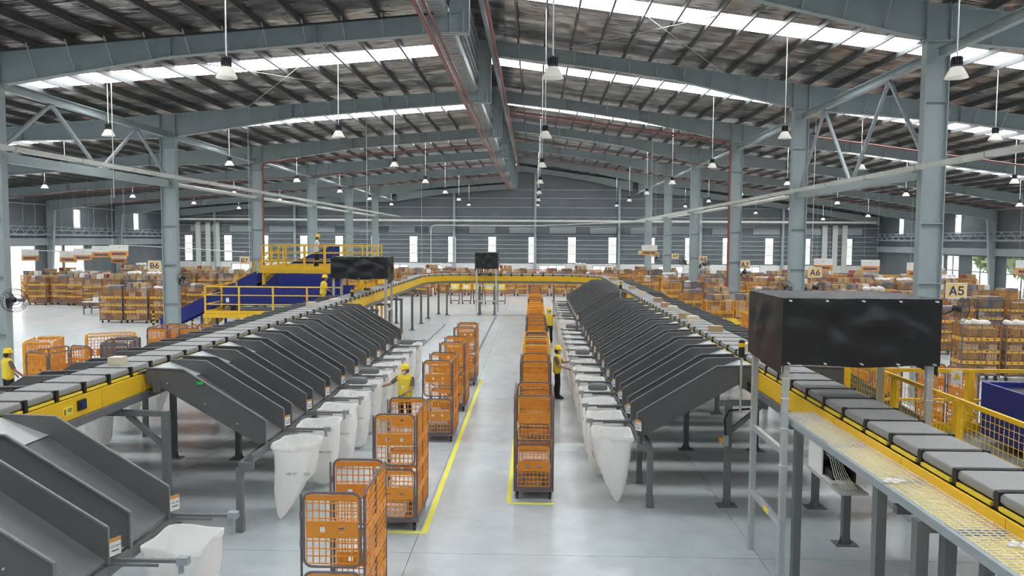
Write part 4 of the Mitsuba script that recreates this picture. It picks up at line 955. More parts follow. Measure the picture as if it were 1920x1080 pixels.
gate = thing('yellow_barrier', 'yellow barrier rails and guards of the infeed line beside the black box', 'barrier')
for i in range(6):
    x = -9.0+0.02*i; y = 40.2+i*1.5
    put('guard_panel', P(MB().box(-9.15, -9.10, y, y+1.42, 1.9, 2.75), 'm_yellow'), gate)
    put('guard_post', P(MB().box(-9.20, -9.08, y-.05, y+.03, 0, 2.95), 'm_yellow'), gate)
put('handrail', P(MB().box(-9.18, -9.10, 40.1, 49.2, 2.95, 3.0), 'm_yellow'), gate)
# blue inclined conveyor and hoppers
bc = thing('blue_conveyor', 'dark blue inclined conveyor rising behind the yellow platform railing', 'conveyor')
for y in (40.05-1.9+2.0, ):
    pass
def incl(y0, y1, x0, z0, x1, z1, hgt):
    return MB().prism([(x0, z0), (x1, z1), (x1, z1+hgt), (x0, z0+hgt)], (y0, y1), lambda a, b, c: (a, c, b))
put('side_wall', P(incl(44.10, 44.16, -19.6, .55, -11.5, 4.0, .85), 'm_blue'), bc)
put('side_wall', P(incl(45.5, 45.56, -19.6, .55, -11.5, 4.0, .85), 'm_blue'), bc)
put('belt', P(incl(44.16, 45.5, -19.6, .75, -11.5, 4.2, .06), 'm_black'), bc)
for x in (-19.2, -16.0, -12.8):
    zt = .55+(x+19.6)/8.1*3.45
    for y in (44.13, 45.53): put('leg', P(MB().box(x-.06, x+.06, y-.06, y+.06, 0, zt), 'm_blue'), bc)
b2 = thing('blue_conveyor', 'dark blue inclined conveyor running low past the grey outer chutes to the floor', 'conveyor')
put('side_wall', P(incl(39.72, 39.78, -19.5, .25, -14.4, 2.75, .75), 'm_blue'), b2)
put('side_wall', P(incl(40.85, 40.9, -19.5, .25, -14.4, 2.75, .75), 'm_blue'), b2)
put('belt', P(incl(39.78, 40.85, -19.5, .45, -14.4, 2.95, .05), 'm_black'), b2)
for x in (-19.2, -16.5):
    for y in (39.75, 40.87): put('leg', P(MB().box(x-.06, x+.06, y-.03, y+.03, 0, .3+(x+19.5)/5.1*2.5), 'm_blue'), b2)
b3 = thing('blue_hopper', 'dark blue sheet-metal body of the infeed line under the upper platform', 'hopper')
put('body', P(MB().box(-14.0, -9.3, 39.62, 39.80, 1.7, 2.75), 'm_blue'), b3)
put('upper_panel', P(MB().box(-13.2, -9.9, 39.66, 39.8, 2.78, 3.38), 'm_blue'), b3)
put('frame', P(MB().box(-14.05, -9.25, 39.60, 39.84, 2.74, 2.80).box(-14.0, -13.9, 39.62, 39.8, 0, 1.7).box(-9.4, -9.3, 39.62, 39.8, 0, 1.7), 'm_blue'), b3)
b4 = thing('feeder_housing', 'dark blue front of a feeder standing behind the lower platform railing', 'panel')
put('sheet', P(MB().box(-15.1, -10.4, 37.2, 37.3, LOZ+.25, LOZ+1.15).box(-15.1, -10.4, 37.3, 38.4, LOZ+1.1, LOZ+1.15), 'm_blue'), b4)
put('foot', P(MB().box(-14.9, -14.8, 37.25, 38.3, LOZ+.003, LOZ+.25).box(-10.7, -10.6, 37.25, 38.3, LOZ+.003, LOZ+.25), 'm_frame'), b4)
put('notice', P(MB().box(-14.35, -14.2, 35.60, 35.61, LOZ+.55, LOZ+.75), 'm_white'), pl)
# platform, railing and blue feeder by the A signs
pr = thing('side_platform', 'grey platform with yellow railing and wire mesh beside the belt by A signs', 'platform')
DZ = 1.95
put('deck', P(MB().box(5.86, 11.5, 5.0, 13.4, DZ-.08, DZ), 'm_frame'), pr)
for x in (5.95, 8.5, 11.4):
    for y in (5.2, 9.2, 13.2): put('leg', P(MB().box(x-.06, x+.06, y-.06, y+.06, 0, DZ-.08), 'm_frame'), pr)
railing(pr, [(5.92, 5.1), (5.92, 14.6)], DZ, 1.1, 1.9, (1.06,), .09, toe=False)
w = MB(); y = 5.15
while y < 14.5: w.box(5.917, 5.923, y, y+.005, DZ+.02, DZ+1.03); y += .10
for i in range(10): w.box(5.917, 5.923, 5.1, 14.6, DZ+.03+i*.10, DZ+.035+i*.10)
labels[put('wire_infill', P(w, 'm_yellow'), pr)] = {'kind': 'stuff', 'label': 'yellow wire mesh infill'}
railing(pr, [(5.98, 13.35), (9.0, 13.35), (11.4, 13.35)], DZ, 1.1, 1.25, (.55, 1.06), .10, toe=True)
put('warning_sign', P(MB().box(7.14, 7.32, 13.28, 13.295, DZ+.85, DZ+1.07), 'm_white'), pr)
put('warning_triangle', P(MB().prism([(7.17, DZ+.93), (7.29, DZ+.93), (7.23, DZ+1.04)], (13.27, 13.28), lambda a, b, c: (a, c, b)), 'm_yellow'), pr)
bl = thing('blue_feeder', 'dark blue feeder conveyor with a plain side panel, behind the yellow railing', 'conveyor')
put('side_panel', P(MB().box(7.35, 11.3, 11.6, 11.66, DZ+.12, DZ+.98), 'm_blue'), bl)
put('end_panel', P(MB().box(7.35, 7.41, 11.66, 12.7, DZ+.12, DZ+.98), 'm_blue'), bl)
put('side_panel', P(MB().box(7.35, 11.3, 12.7, 12.76, DZ+.12, DZ+.98), 'm_blue'), bl)
put('belt', P(MB().box(7.41, 11.3, 11.66, 12.7, DZ+.86, DZ+.9), 'm_black'), bl)
for x in (7.9, 10.8): put('leg', P(MB().box(x-.06, x+.06, 11.8, 11.9, DZ+.003, DZ+.12).box(x-.06, x+.06, 12.5, 12.6, DZ+.003, DZ+.12), 'm_rubber'), bl)

# ------------------------------------------------------------------ parcels riding on the belts
for i, (x, y, s, m) in enumerate([(4.70, 16.7, (.32, .22, .16), 'm_cardpale'), (4.75, 20.2, (.32, .24, .15), 'm_card'), (4.65, 22.6, (.3, .3, .17), 'm_cardpale'), (4.6, 23.7, (.3, .22, .15), 'm_card'), (4.75, 26.4, (.3, .28, .14), 'm_cardpale'),
                                  (4.7, 27.6, (.3, .24, .15), 'm_card'), (4.8, 29.9, (.3, .3, .16), 'm_card'), (4.7, 33.4, (.3, .24, .16), 'm_cardpale'), (4.8, 37.8, (.32, .3, .14), 'm_card'), (4.7, 42.2, (.34, .3, .15), 'm_cardpale'), (4.75, 46.0, (.5, .4, .18), 'm_card')]):
    parcel(x, y, ZB+.001, s, rng.uniform(-8, 8), m, f'small carton riding on the belt by A signs, {nth(i+1)} from the near end', 'carton', 'cartons on the belt by A signs')
for i, (x, y, s, m) in enumerate([(-7.75, 10.45, (.3, .26, .17), 'm_cardpale'), (-7.72, 14.05, (.24, .24, .14), 'm_cardpale'), (-7.72, 26.6, (.3, .26, .15), 'm_cardpale'), (-7.6, 29.4, (.36, .3, .06), 'm_parcelwhite'), (-7.6, 35.2, (.3, .3, .12), 'm_card'),
                                  (-7.62, 38.5, (.34, .3, .14), 'm_card'), (-7.65, 41.0, (.3, .3, .16), 'm_cardpale'), (-7.6, 43.3, (.3, .26, .15), 'm_card'), (-7.65, 45.6, (.34, .3, .15), 'm_card')]):
    parcel(x, y, ZB+.001, s, rng.uniform(-8, 8), m, f'small carton riding on the belt by B signs, {nth(i+1)} from the near end', 'carton', 'cartons on the belt by B signs')

# ------------------------------------------------------------------ high-bay lamps on rods
shade = P(MB().lathe([(0.26, -.02), (0.245, 0.02), (0.15, 0.20), (0.12, 0.24)], (0, 0, 0), 20), 'm_shade', 40)
hs = MB().cyl((0, 0, .23), (0, 0, .47), .085, 12).cyl((0, 0, .24), (0, 0, .28), .125, 16).cyl((0, 0, .44), (0, 0, .47), .12, 16)
for i in range(14):
    a = i*2*math.pi/14; hs.bar((.10*math.cos(a), .10*math.sin(a), .27), (.10*math.cos(a), .10*math.sin(a), .45), .012, .05, (math.cos(a), math.sin(a), 0))
hsd = P(hs, 'm_lampblack'); bulb = P(MB().lathe([(0.02, .06), (0.06, .09), (.06, .2), (.04, .25)], (0, 0, 0), 12, True), 'm_white', 40)
hook = P(MB().tube([(0, 0, .47), (0.02, 0, .50), (0, 0, .54)], .012, 6), 'm_rod')
LX = [(-36, 8.8), (-26.8, 9.15), (-17.3, 9.33), (-7.9, 9.3), (.42, 9.3), (9.9, 9.3), (18.1, 9.25), (26.5, 8.5), (34.5, 7.8)]
for i, (x, z0) in enumerate(LX):
    for j in range(7):
        y = 18.75+12.5*j
        if y > 95 or not -40 < 1001+x*1450/y < 1960: continue
        xx = -7.45 if (i == 3 and j == 0) else x
        lb = f'high-bay lamp with dark heat sink, pale bell shade: {nth(i+1)} line from B side, {nth(j+1)} lamp'
        k = thing('pendant_lamp', lb, 'lamp', 'high-bay lamps hung from the roof')
        z = z0-.22 if j == 0 else z0
        M = at(xx, y, z)
        put('shade', shade, k, M); put('heat_sink', hsd, k, M); put('bulb', bulb, k, M); put('hook', hook, k, M)
        zt = (zl(xx) if xx < RID else zr(xx))+PUR
        put('rod', P(MB().cyl((xx, y, z+.53), (xx, y, zt), .02, 6), 'm_rod'), k)

# ------------------------------------------------------------------ pipes, cable trays, bracing rods
def pipe(pts, r, m, label, name='fire_pipe'):
    return tag(put(name, P(MB().tube(pts, r, 8), m, 40)), label, 'pipe' if 'pipe' in name else name.split('_')[-1])
for nm, x, z in (('lower', -3.15, 11.35), ('upper', -3.0, 11.55)):
    pipe([(x, 8, z), (x, 50, z), (x, 97, z)], .075 if nm == 'lower' else .05, 'm_red', f'dark red sprinkler pipe, {nm} of two, running below the ridge gutter')
pipe([(-1.75, 8, 13.55), (-1.75, 50, 13.55), (-1.75, 97, 13.55)], .07, 'm_red', 'dark red sprinkler pipe along the ridge under the higher roof')
pipe([(-1.95, 8, 13.75), (-1.95, 60, 13.75), (-1.95, 97, 13.75)], .11, 'm_girt', 'grey rainwater pipe along the ridge under the higher roof')
def corner(pts, rad=.3):
    out = [np.array(pts[0], float)]
    for a, b, c in zip(pts[:-2], pts[1:-1], pts[2:]):
        a, b, c = map(lambda q: np.array(q, float), (a, b, c))
        u = (a-b)/np.linalg.norm(a-b); v = (c-b)/np.linalg.norm(c-b)
        for t in (0, .25, .5, .75, 1): out.append(b+u*rad*(1-t)**2+v*rad*t**2)
    out.append(np.array(pts[-1], float)); return out
pipe(corner([(-3.35, 49.5, 11.2), (-17.4, 49.4, 10.0), (-17.4, 49.4, .8)]), .06, 'm_red', 'dark red fire pipe along the fourth rafter and down its B-side column')
pipe(corner([(-1.6, 49.5, 13.33), (-1.2, 49.5, 13.28), (12.3, 49.4, 11.45), (12.3, 49.4, 1.35)]), .07, 'm_red', 'dark red fire pipe along the fourth rafter and down its A-side column')
pipe([(-1.6, 49.2, 13.1), (12.0, 49.2, 11.25)], .035, 'm_red', 'thin red branch pipe below the fourth rafter, higher roof')
pipe([(-3.4, 49.2, 11.15), (-17.0, 49.2, 10.05)], .035, 'm_red', 'thin red branch pipe below the fourth rafter, lower roof')
for yy, lb in ((62.0, 'fifth'), (74.5, 'sixth')):
    pipe([(-1.6, yy, 13.2), (40, yy, 7.6)], .04, 'm_red', f'thin red sprinkler branch along the {lb} rafter, higher roof')
    pipe([(-3.35, yy, 11.3), (-44, yy, 8.3)], .04, 'm_red', f'thin red sprinkler branch along the {lb} rafter, lower roof')
pipe([(-3.2, 24.5, 12.22), (-17.5, 24.5, 11.05), (-30, 24.5, 10.0)], .035, 'm_lampblack', 'thin dark pipe along the second rafter, lower roof')
pipe([(15.2, 43.0, 10.9), (40, 43.0, 7.6)], .045, 'm_red', 'red sprinkler branch over the aisle behind the A signs')
for cx, z, s in ((-16.75, 7.95, 'B'), (11.95, 7.45, 'A')):
    t = thing('cable_tray', f'long pale cable tray running along the column row by the {s} signs', 'cable tray')
    put('tray', P(MB().box(cx-.14, cx+.14, 4, 96, z, z+.02).box(cx-.15, cx-.13, 4, 96, z, z+.14).box(cx+.13, cx+.15, 4, 96, z, z+.14), 'm_tray'), t)
    for f in range(1, 8):
        c = cl(f) if s == 'B' else cr(f)
        put('bracket', P(MB().box(min(c+(.385 if s == 'B' else -.385), cx), max(c+(.385 if s == 'B' else -.385), cx), f*BAY-.02, f*BAY+.02, z-.06, z-.001), 'm_girt'), t)
    y = 6.0
    for i in range(24): put('clamp', P(MB().box(cx-.16, cx+.16, y, y+.04, z-.02, z+.15), 'm_girt'), t); y += 3.7
t = thing('cable_tray', 'long pale cable tray crossing the hall in front of the far wall', 'cable tray')
put('tray', P(MB().box(XL+1.2, XR-1.2, 98.2, 98.5, 7.5, 7.75), 'm_tray'), t)
for i in range(20):
  if abs(XL+3.8+i*4.3-min((-41.5, -31, -20.5, -10.3, .15, 10.9, 21.3, 31.7), key=lambda q: abs(q-(XL+3.8+i*4.3)))) > .4: put('wall_bracket', P(MB().box(XL+3.8+i*4.3, XL+3.86+i*4.3, 98.4, YB-.004, 7.44, 7.499), 'm_girt'), t)
pipe(corner([(11.7, 60, 7.4), (9.5, 74, 6.95), (0, 84, 6.75), (-11.2, 84, 6.75), (-11.2, 84, 2.0)], .5), .05, 'm_tray', 'pale conduit swinging across the hall in front of the far windows', 'cable_conduit')
for cx, zf, lab in ((-10, zl, 'lower roof'), (5, zr, 'higher roof')):
    for (a, b, c) in (((-1, 25.2), (1, 37.3), 0), ((1, 25.2), (-1, 37.3), 1)):
        p, q = (cx+a[0]*4, a[1], zf(cx+a[0]*4)-.12), (cx+b[0]*4, b[1], zf(cx+b[0]*4)-.12)
        k = key('brace_rod'); labels[k] = {'kind': 'structure', 'label': f'thin steel cross-bracing rod under the {lab}'}
        put('rod', P(MB().cyl(p, q, .014, 5), 'm_rod'), k)
for (x, y, z0, z1, lb) in ((-17.0, 31.0, 6.8, 11.4, 'near the B cable tray'), (-15.2, 41.0, 3.4, 11.58, 'near sign B6'), (-12.2, 84, 2, 11.82, 'by the far conduit'), (9.0, 60, 1.6, 13.34, 'near sign A9'), (16, 45, 1.5, 12.36, 'near sign A6'), (-8.4, 38.8, 3.6, 12.12, 'above the upper platform')):
    pipe([(x, y, z0), (x, y, (z0+z1)/2), (x, y, z1)], .018, 'm_tray', f'thin white drop conduit hanging {lb}', 'drop_conduit')

# ------------------------------------------------------------------ letter signs, hanging boards, wall fans
SIGNS = [('A5', 13.14, 25, 3.42), ('A6', 13.16, 37.5, 3.48), ('A7', 13.2, 50, 3.46), ('A8', 13.25, 62.5, 3.5), ('A9', 13.3, 75, 3.5), ('A10', 13.3, 87.5, 3.4), ('A11', 13.4, 99.88, 3.4), ('B6', -18.95, 37.5, 3.58), ('B7', -19.2, 50, 3.5)]
for s, x, y, z in SIGNS:
    W2 = .66 if len(s) < 3 else .8
    k = thing('letter_sign', f'small orange sign with dark letters {s} beside a steel column', 'sign')
    put('board', P(MB().box(x, x+W2, y-.02, y, z, z+.50), 'm_white'), k)
    put('face', P(MB().box(x+.03, x+W2-.03, y-.025, y-.02, z+.03, z+.47), 'm_sign'), k)
    put('lettering', text(s, .27 if len(s) < 3 else .24, 'm_navy', True, .006), k, at(x+W2/2, y-.025, z+.115).rotate([1, 0, 0], 90))
    put('bracket', P(MB().box(x-.26 if x > 0 else x+W2, x if x > 0 else x+W2+.45, y-.015, y-.005, z+.2, z+.26), 'm_girt'), k)
BO = [(-41.4, 62.5, 3.25, 0), (-38.0, 62.13, 3.15, 0), (-36.4, 61.5, 3.35, 5), (-34.6, 61.0, 3.6, 8), (-32.9, 60.5, 3.7, 8), (-37, 68, 2.9, 0), (24.5, 50, 3.0, 0), (22.2, 60, 3.0, 0), (26.3, 61.2, 2.9, 0), (30.3, 60, 3.0, 0), (33.8, 50.5, 3.1, 0), (31.0, 49.5, 3.2, 0), (10.4, 70, 3.9, 0)]
for i, (x, y, z, rz) in enumerate(BO):
    nm = f'{nth(i+1)} from the side doors' if i < 6 else f'{nth(i-5)} counted among those behind the A signs'
    k = thing('hanging_board', f'white and orange hanging board over the parcels, {nm}', 'sign', 'hanging boards over the parcel cages')
    M = at(x, y, z, rz)
    put('upper_panel', P(MB().box(-.72, .72, -.01, .01, .42, .92), 'm_white'), k, M)
    put('lower_panel', P(MB().box(-.72, .72, -.012, .012, 0, .42), 'm_paleorange'), k, M)
    pr_ = MB()
    for j in range(9): pr_.box(-.52+.115*j, -.43+.115*j, -.016, -.012, .13, .29)
    labels[put('print', P(pr_, 'm_navy'), k, M)] = {'kind': 'stuff', 'label': 'row of dark printed letters'}
    put('emblem', P(MB().add([(-.10, -.013, .72), (0, -.013, .62), (.16, -.013, .80), (0, -.013, .68)], [(0, 1, 3), (1, 2, 3)]), 'm_girt'), k, M)
    zt = zl(x)+PUR if x < 0 else zr(x)+PUR
    for dx in (-.5, .5): put('wire', P(MB().cyl((dx, 0, .92), (dx, 0, zt-z), .008, 5), 'm_rod'), k, M)
k = thing('sign_rail', 'thin white horizontal pole carrying the hanging boards by the side doors', 'rail')
put('pole', P(MB().tube([(-41.9, 62.70, 4.12), (-38, 62.40, 4.02), (-32, 60.75, 4.58), (-19, 50.5, 4.3)], .03, 6), 'm_white'), k)
def fan(x, y, z, rz, label, tilt=10):
    k = thing('wall_fan', label, 'fan', 'black wall fans on the columns')
    M = at(x, y, z, rz).rotate([1, 0, 0], tilt)
    g = MB(); R_ = .38
    for yy, rr_ in ((-.10, R_*.98), (.08, R_), (-.16, R_*.62), (-.18, .10)):
        an = np.arange(24)*2*math.pi/24
        g.tube([(rr_*math.cos(a), yy, rr_*math.sin(a)) for a in an], .008, 5, True)
    for i in range(22):
        a = i*2*math.pi/22; c, s_ = math.cos(a), math.sin(a)
        g.tube([(R_*c, .08, R_*s_), (R_*.98*c, -.10, R_*.98*s_), (R_*.62*c, -.16, R_*.62*s_), (.09*c, -.18, .09*s_)], .0035, 4)
        g.tube([(R_*c, .08, R_*s_), (.1*c, .13, .1*s_)], .0035, 4)
    put('guard', P(g, 'm_black'), k, M)
    b = MB()
    for i in range(3):
        a = i*2*math.pi/3
        pts = []
        for r_, w_ in ((.05, .05), (.18, .14), (.32, .12)):
            for d in (-1, 1):
                t = a+d*w_/2/r_*.8; pts.append((r_*math.cos(t), -.03+d*.03, r_*math.sin(t)))
        b.add(pts, [(0, 1, 3, 2), (2, 3, 5, 4)])
    put('blade', P(b, 'm_frame'), k, M)
    put('motor', P(MB().cyl((0, .02, 0), (0, .26, 0), .09, 12), 'm_black'), k, M)
    put('arm', P(MB().tube([(0, .2, -.05), (0, .45, -.25), (0, .62, -.25)], .025, 6).box(-.08, .08, .60, .64, -.40, -.08), 'm_black'), k, M)
    return k
fan(-16.80, 24.5, 3.15, 50, 'black wall fan on the column at the picture edge, B side')
fan(-16.95, 37.1, 3.25, 50, 'black wall fan on the column of sign B6', 5)
for (x, y, z, rz, s) in ((11.9, 36.9, 3.0, -40, 'A6, aisle face'), (13.45, 36.9, 3.0, 40, 'A6, outer face'), (13.4, 24.5, 3.1, 45, 'A5'), (13.5, 49.6, 3.2, 25, 'A7'), (11.9, 61.9, 3.6, -25, 'A8'), (11.8, 74.4, 3.6, 0, 'A9'), (13.7, 62, 3.3, 30, 'A8, outer face')):
    fan(x, y, z, rz, f'black wall fan on the column of sign {s}')

# ------------------------------------------------------------------ striped bollards
for i, (x, y, lb) in enumerate(((-21.2, 42.4, 'first of the pair behind the column of sign B6'), (-20.85, 42.9, 'second of the pair behind the column of sign B6'), (-19.45, 42.0, 'first by the foot of the blue conveyor'), (-19.1, 42.6, 'second by the foot of the blue conveyor'),
                                (-17.4, 25.9, 'beside the worker turned away'), (9.0, 21.5, 'first beyond the yellow railing'), (9.7, 21.2, 'second beyond the yellow railing'))):
    k = thing('bollard', f'yellow and black striped bollard, {lb}', 'bollard')
    for j in range(10):
        put('stripe', P(MB().cyl((x, y, .11*j), (x, y, .11*j+.11), .062 if j % 2 else .06, 12), 'm_black' if j % 2 else 'm_yellow'), k)
    put('cap', P(MB().lathe([(.065, 1.1), (.07, 1.13), (.05, 1.17)], (x, y, 0), 12, True, True), 'm_black'), k)

# ------------------------------------------------------------------ loaded cages in the storage areas
def light_cage(steel, orange, band='m_band'):
    fr = MB()
    for x in (0, W_):
        for y in (0, L_): fr.box(x-.018, x+.018, y-.018, y+.018, .12, H_)
    for z in (.2, 1.15, H_):
        for y in (0, L_): fr.box(0, W_, y-.014, y+.014, z-.014, z+.014)
        for x in (0, W_): fr.box(x-.014, x+.014, 0, L_, z-.014, z+.014)
    for y in (L_*.5,):
        for x in (0, W_): fr.box(x-.012, x+.012, y-.012, y+.012, .2, H_)
    fr.box(0, W_, 0, L_, .17, .20)
    out = [('frame', P(fr, steel))]
    def panel(a0, a1, na, fn, bands):
        q = sum(n_.startswith('panel') and '__' not in n_ for n_, _ in out)
        nm = 'panel'+(f'_{q:03d}' if q else '')
        out.append((nm, P(lattice(a0, a1, .24, H_-.04, na, 12, fn, (), .022, .01), orange)))
        b = lattice(a0, a1, .5, .5, 1, 1, fn, bands, .001, .001); f_ = np.vstack(b.f)[12*4:]; v_ = np.vstack(b.v)[8*4:]
        out.append((nm+'__handle_band', P(MB().add(v_, f_-8*4), band)))
    for x in (0, W_):
        for a0, a1 in ((.03, L_/2-.02), (L_/2+.02, L_-.03)):
            panel(a0, a1, 7, lambda a, b, t, x=x: (x+t, a, b), [(.62, .75, (.3, .7)), (1.05, 1.18, (.3, .7)), (1.5, 1.63, (.3, .7))])
    for y in (0, L_):
        panel(.03, W_-.03, 8, lambda a, b, t, y=y: (a, y+t, b), [(.62, .75, (.3, .7)), (1.5, 1.63, (.3, .7))])
    for q, (x, y) in enumerate(((.08, .1), (W_-.08, .1), (.08, L_-.1), (W_-.08, L_-.1))):
        out.append(('caster'+(f'_{q:03d}' if q else ''), P(MB().cyl((x-.025, y, .065), (x+.025, y, .065), .065, 8).box(x-.03, x+.03, y-.01, y+.01, .065, .17), 'm_rubber')))
    return out
mat('m_band', (.76, .42, .06), .45)
LC = [('orange panelled', light_cage('m_cage', 'm_orange')), ('brown panelled', light_cage('m_cage', 'm_brownpanel')), ('grey panelled', light_cage('m_cage', 'm_cage')), ('yellow framed', light_cage('m_cageyellow', 'm_orange'))]
def load_boxes(seed, over):
    r = random.Random(seed); out = []; z = .21
    while z < (H_ + .25*over):
        y = .06
        hgt = r.uniform(.2, .34)
        while y < L_-.3:
            w_ = r.uniform(.28, .5); m = r.choices(('m_card', 'm_parcelwhite', 'm_parcelgrey', 'm_cardpale', 'm_parcelred'), (7, 2, 4, 2, .5))[0]
            w_ = min(w_, L_-.06-y); top = z > H_+.03
            out.append((m, MB().cbox((W_/2+r.uniform(-.02, .02), y+w_/2, z+hgt/2), (W_-.14-(.15 if top else 0), w_-(.10 if top else .02), hgt-.01), r.uniform(-.08, .08) if top else 0), z))
            y += w_
        z += hgt
    return out, z
LOADB = [load_boxes(s, o) for s, o in ((1, 0), (2, 1), (3, 1), (4, 0), (5, 1), (6, -1))]
LOADS = []
for bxs, zt_ in LOADB:
    by = {}
    for m, b, z in bxs: q = by.setdefault(m, MB()); q.add(np.vstack(b.v), np.vstack(b.f))
    LOADS.append([P(b, m) for m, b in by.items()])
LOAD1 = [[(m, P(b, m), z) for m, b, z in bxs] for bxs, _ in LOADB]
labels['parcel_heap'] = {'label': 'brown, white and grey parcels heaped in the loaded cages farther back', 'category': 'parcels', 'kind': 'stuff'}
nheap = 0
def sack_mesh(seed):
    r = random.Random(seed); b = []
    for i in range(3):
        c = np.array([r.uniform(.32, .48), .26+.37*i, .08])
        b.append([(c, .12), (c+np.array([r.uniform(-.1, .1), .2, r.uniform(0, .08)]), .13), (c+np.array([.1, .05, .02]), .11)])
    return P(smap(b, .08, 5), 'm_parcelwhite', True)
SACKS = [sack_mesh(s) for s in (1, 2, 3)]
cnt = {}
def stored(x, y, rz, where, kind=None, load=None, group='loaded roll cages in the storage areas', sack=False):
    global nheap
    cnt[where] = cnt.get(where, 0)+1
    kd = rng.choices([0, 1, 2, 3], (4, 5, 3, 1))[0] if kind is None else kind
    nm, parts = LC[kd]
    k = thing('roll_cage', f'{nm} loaded roll cage, {nth(cnt[where])} {where}', 'roll cage', group)
    M = at(x, y, 0, rz)
    for n_, d in parts: scene[f'{k}__{n_}'] = {**d, 'to_world': M}
    ld = rng.randrange(6) if load is None else load
    if ld >= 0:
        if y < 41:
            for m, d, z in LOAD1[ld]:
                if z < H_-.7:
                    nheap += 1; scene[f'parcel_heap__{nheap:03d}'] = {**d, 'to_world': M}
                    continue
                lay = 'atop' if z > H_-.35 else 'in'
                tag(put('parcel', d, None, M), f'{MNAME[m]} parcel {lay} the {nth(cnt[where])} cage {where}', 'parcel', 'parcels in the loaded cages')
        else:
            for d in LOADS[ld]:
                nheap += 1; scene[f'parcel_heap__{nheap:03d}'] = {**d, 'to_world': M}
        if sack or rng.random() < .10:
            tag(put('mail_sack', SACKS[rng.randrange(3)], None, M @ T().translate([0, 0, LOADB[ld][1]+.07])), f'white sacks atop the {nth(cnt[where])} loaded cage {where}', 'sack')
# B side (rows along x: long side to the aisle)
def row(x0, x1, y, where, jit=.12, every=1.55, **kw):
    x = x0
    while x < x1:
        stored(x+L_, y+rng.uniform(-jit, jit), 90+rng.uniform(-3, 3), where, **kw); x += every
row(-26.4, -22.6, 46.2, 'of the row before sign B6', .05, kind=1)
stored(-20.9, 48.9, 90, 'just behind the column of sign B6', 1); stored(-19.6, 50.6, 80, 'just behind the column of sign B6', 0); stored(-22.4, 49.6, 95, 'just behind the column of sign B6', 1)
row(-38.6, -33.9, 57.9, 'of the cluster before the side doors', .3, kind=1)
row(-41, -31.5, 60.6, 'of the second row before the side doors', .2)
row(-33.0, -25.5, 55.4, 'of the middle row, B side', .3)
row(-43, -22.5, 66, 'of the back row, B side', .3, sack=False)
row(-40, -20.5, 73, 'of the row farthest back, B side', .4)
# far centre
row(-20, -9.5, 70, 'of the far row behind the yellow platform', .2)
row(-9.3, 7.0, 71.8, 'of the far centre row beyond the cross belt', .08, kind=0)
row(-16, 14, 80, 'of the last row before the far wall', .4)
# A side
row(16.2, 20.4, 29.4, 'of the row under sign A5', .1, kind=1, sack=True)
row(21.5, 26.5, 33.5, 'of the second row behind sign A5', .2)
row(15.2, 18.4, 36.2, 'of the row behind the black box, A side', .15, kind=1)
row(14.8, 27.6, 42.3, 'of the row behind sign A6', .2)
row(14.2, 30.0, 50.4, 'of the row behind sign A7', .25)
row(9.5, 31, 57.2, 'of the row behind sign A8', .25)
row(9.2, 36, 65, 'of the row behind sign A9', .3)
row(14, 38, 73, 'of the row farthest back, A side', .3)
row(8.9, 12.0, 40.0, 'of the short row by the A column foot', .1, kind=3)
row(8.8, 11.8, 46.5, 'of the short row behind the outer chutes', .1, kind=0)
# sorting tables with parcels behind
for i, (x, y) in enumerate([(24, 37.5), (28, 38.0), (31, 44.5), (34, 55), (-29, 51.5), (-26, 78), (-6, 88), (2, 88), (10, 88), (22, 80)]):
    k = thing('work_table', f'pale sorting table strewn with parcels, {nth(i+1)} of the tables in the storage areas', 'table')
    M = at(x, y, 0, rng.uniform(-5, 5))
    put('tabletop', P(MB().box(-1.4, 1.4, -.5, .5, .82, .87), 'm_white'), k, M)
    for a in (-1.3, 1.3):
        for b in (-.42, .42): put('leg', P(MB().box(a-.03, a+.03, b-.03, b+.03, 0, .82), 'm_frame'), k, M)
    for j in range(6):
        mm = MATS[(i+j) % 4]
        pc = MB().cbox((-1.1+.42*j, .1*((j % 3)-1), .872+(.09+.05*(j % 3))), (.34, .3, .18+.1*(j % 3)), .3*j)
        tag(put('parcel', P(pc, mm), None, M), f'{MNAME[mm]} parcel on the {nth(i+1)} sorting table, {nth(j+1)} along it', 'parcel', f'parcels on sorting table {i+1}')
# carts with yellow totes in front of the far centre row
for i in range(5):
    x = -6.75+.93*i
    k = thing('tote_cart', f'grey cart with white-fronted tray stand, {nth(i+1)} of the line beyond the cross belt', 'cart', 'grey carts beyond the cross belt')
    c = MB().box(0, .75, 0, .03, .22, .26).box(0, .75, .57, .6, .22, .26).box(0, .03, 0, .6, .22, .26).box(.72, .75, 0, .6, .22, .26)
    for a in (.02, .73):
        for b in (.02, .58): c.box(a-.02, a+.02, b-.02, b+.02, .14, 1.15)
    c.box(0, .75, 0, .6, 1.12, 1.15)
    M = at(x, 62.3)
    put('frame', P(c, 'm_cage'), k, M)
    for j, (a, b) in enumerate(((.06, .06), (.69, .06), (.06, .54), (.69, .54))): put('caster', P(MB().cyl((a-.03, b, .07), (a+.03, b, .07), .07, 10), 'm_rubber'), k, M)
    kk = thing('tote_box', f'yellow tote box with a white card, on the {nth(i+1)} grey cart', 'box', 'yellow totes on the carts')
    put('shell', P(MB().box(.05, .70, .05, .55, 1.152, 1.18).box(.05, .70, .02, .05, 1.152, 1.58).box(.05, .70, .55, .58, 1.152, 1.58).box(.05, .08, .05, .55, 1.18, 1.58).box(.67, .70, .05, .55, 1.18, 1.58), 'm_yellowbright'), kk, M)
    put('card', P(MB().box(.18, .57, .012, .02, 1.26, 1.50), 'm_white'), kk, M)
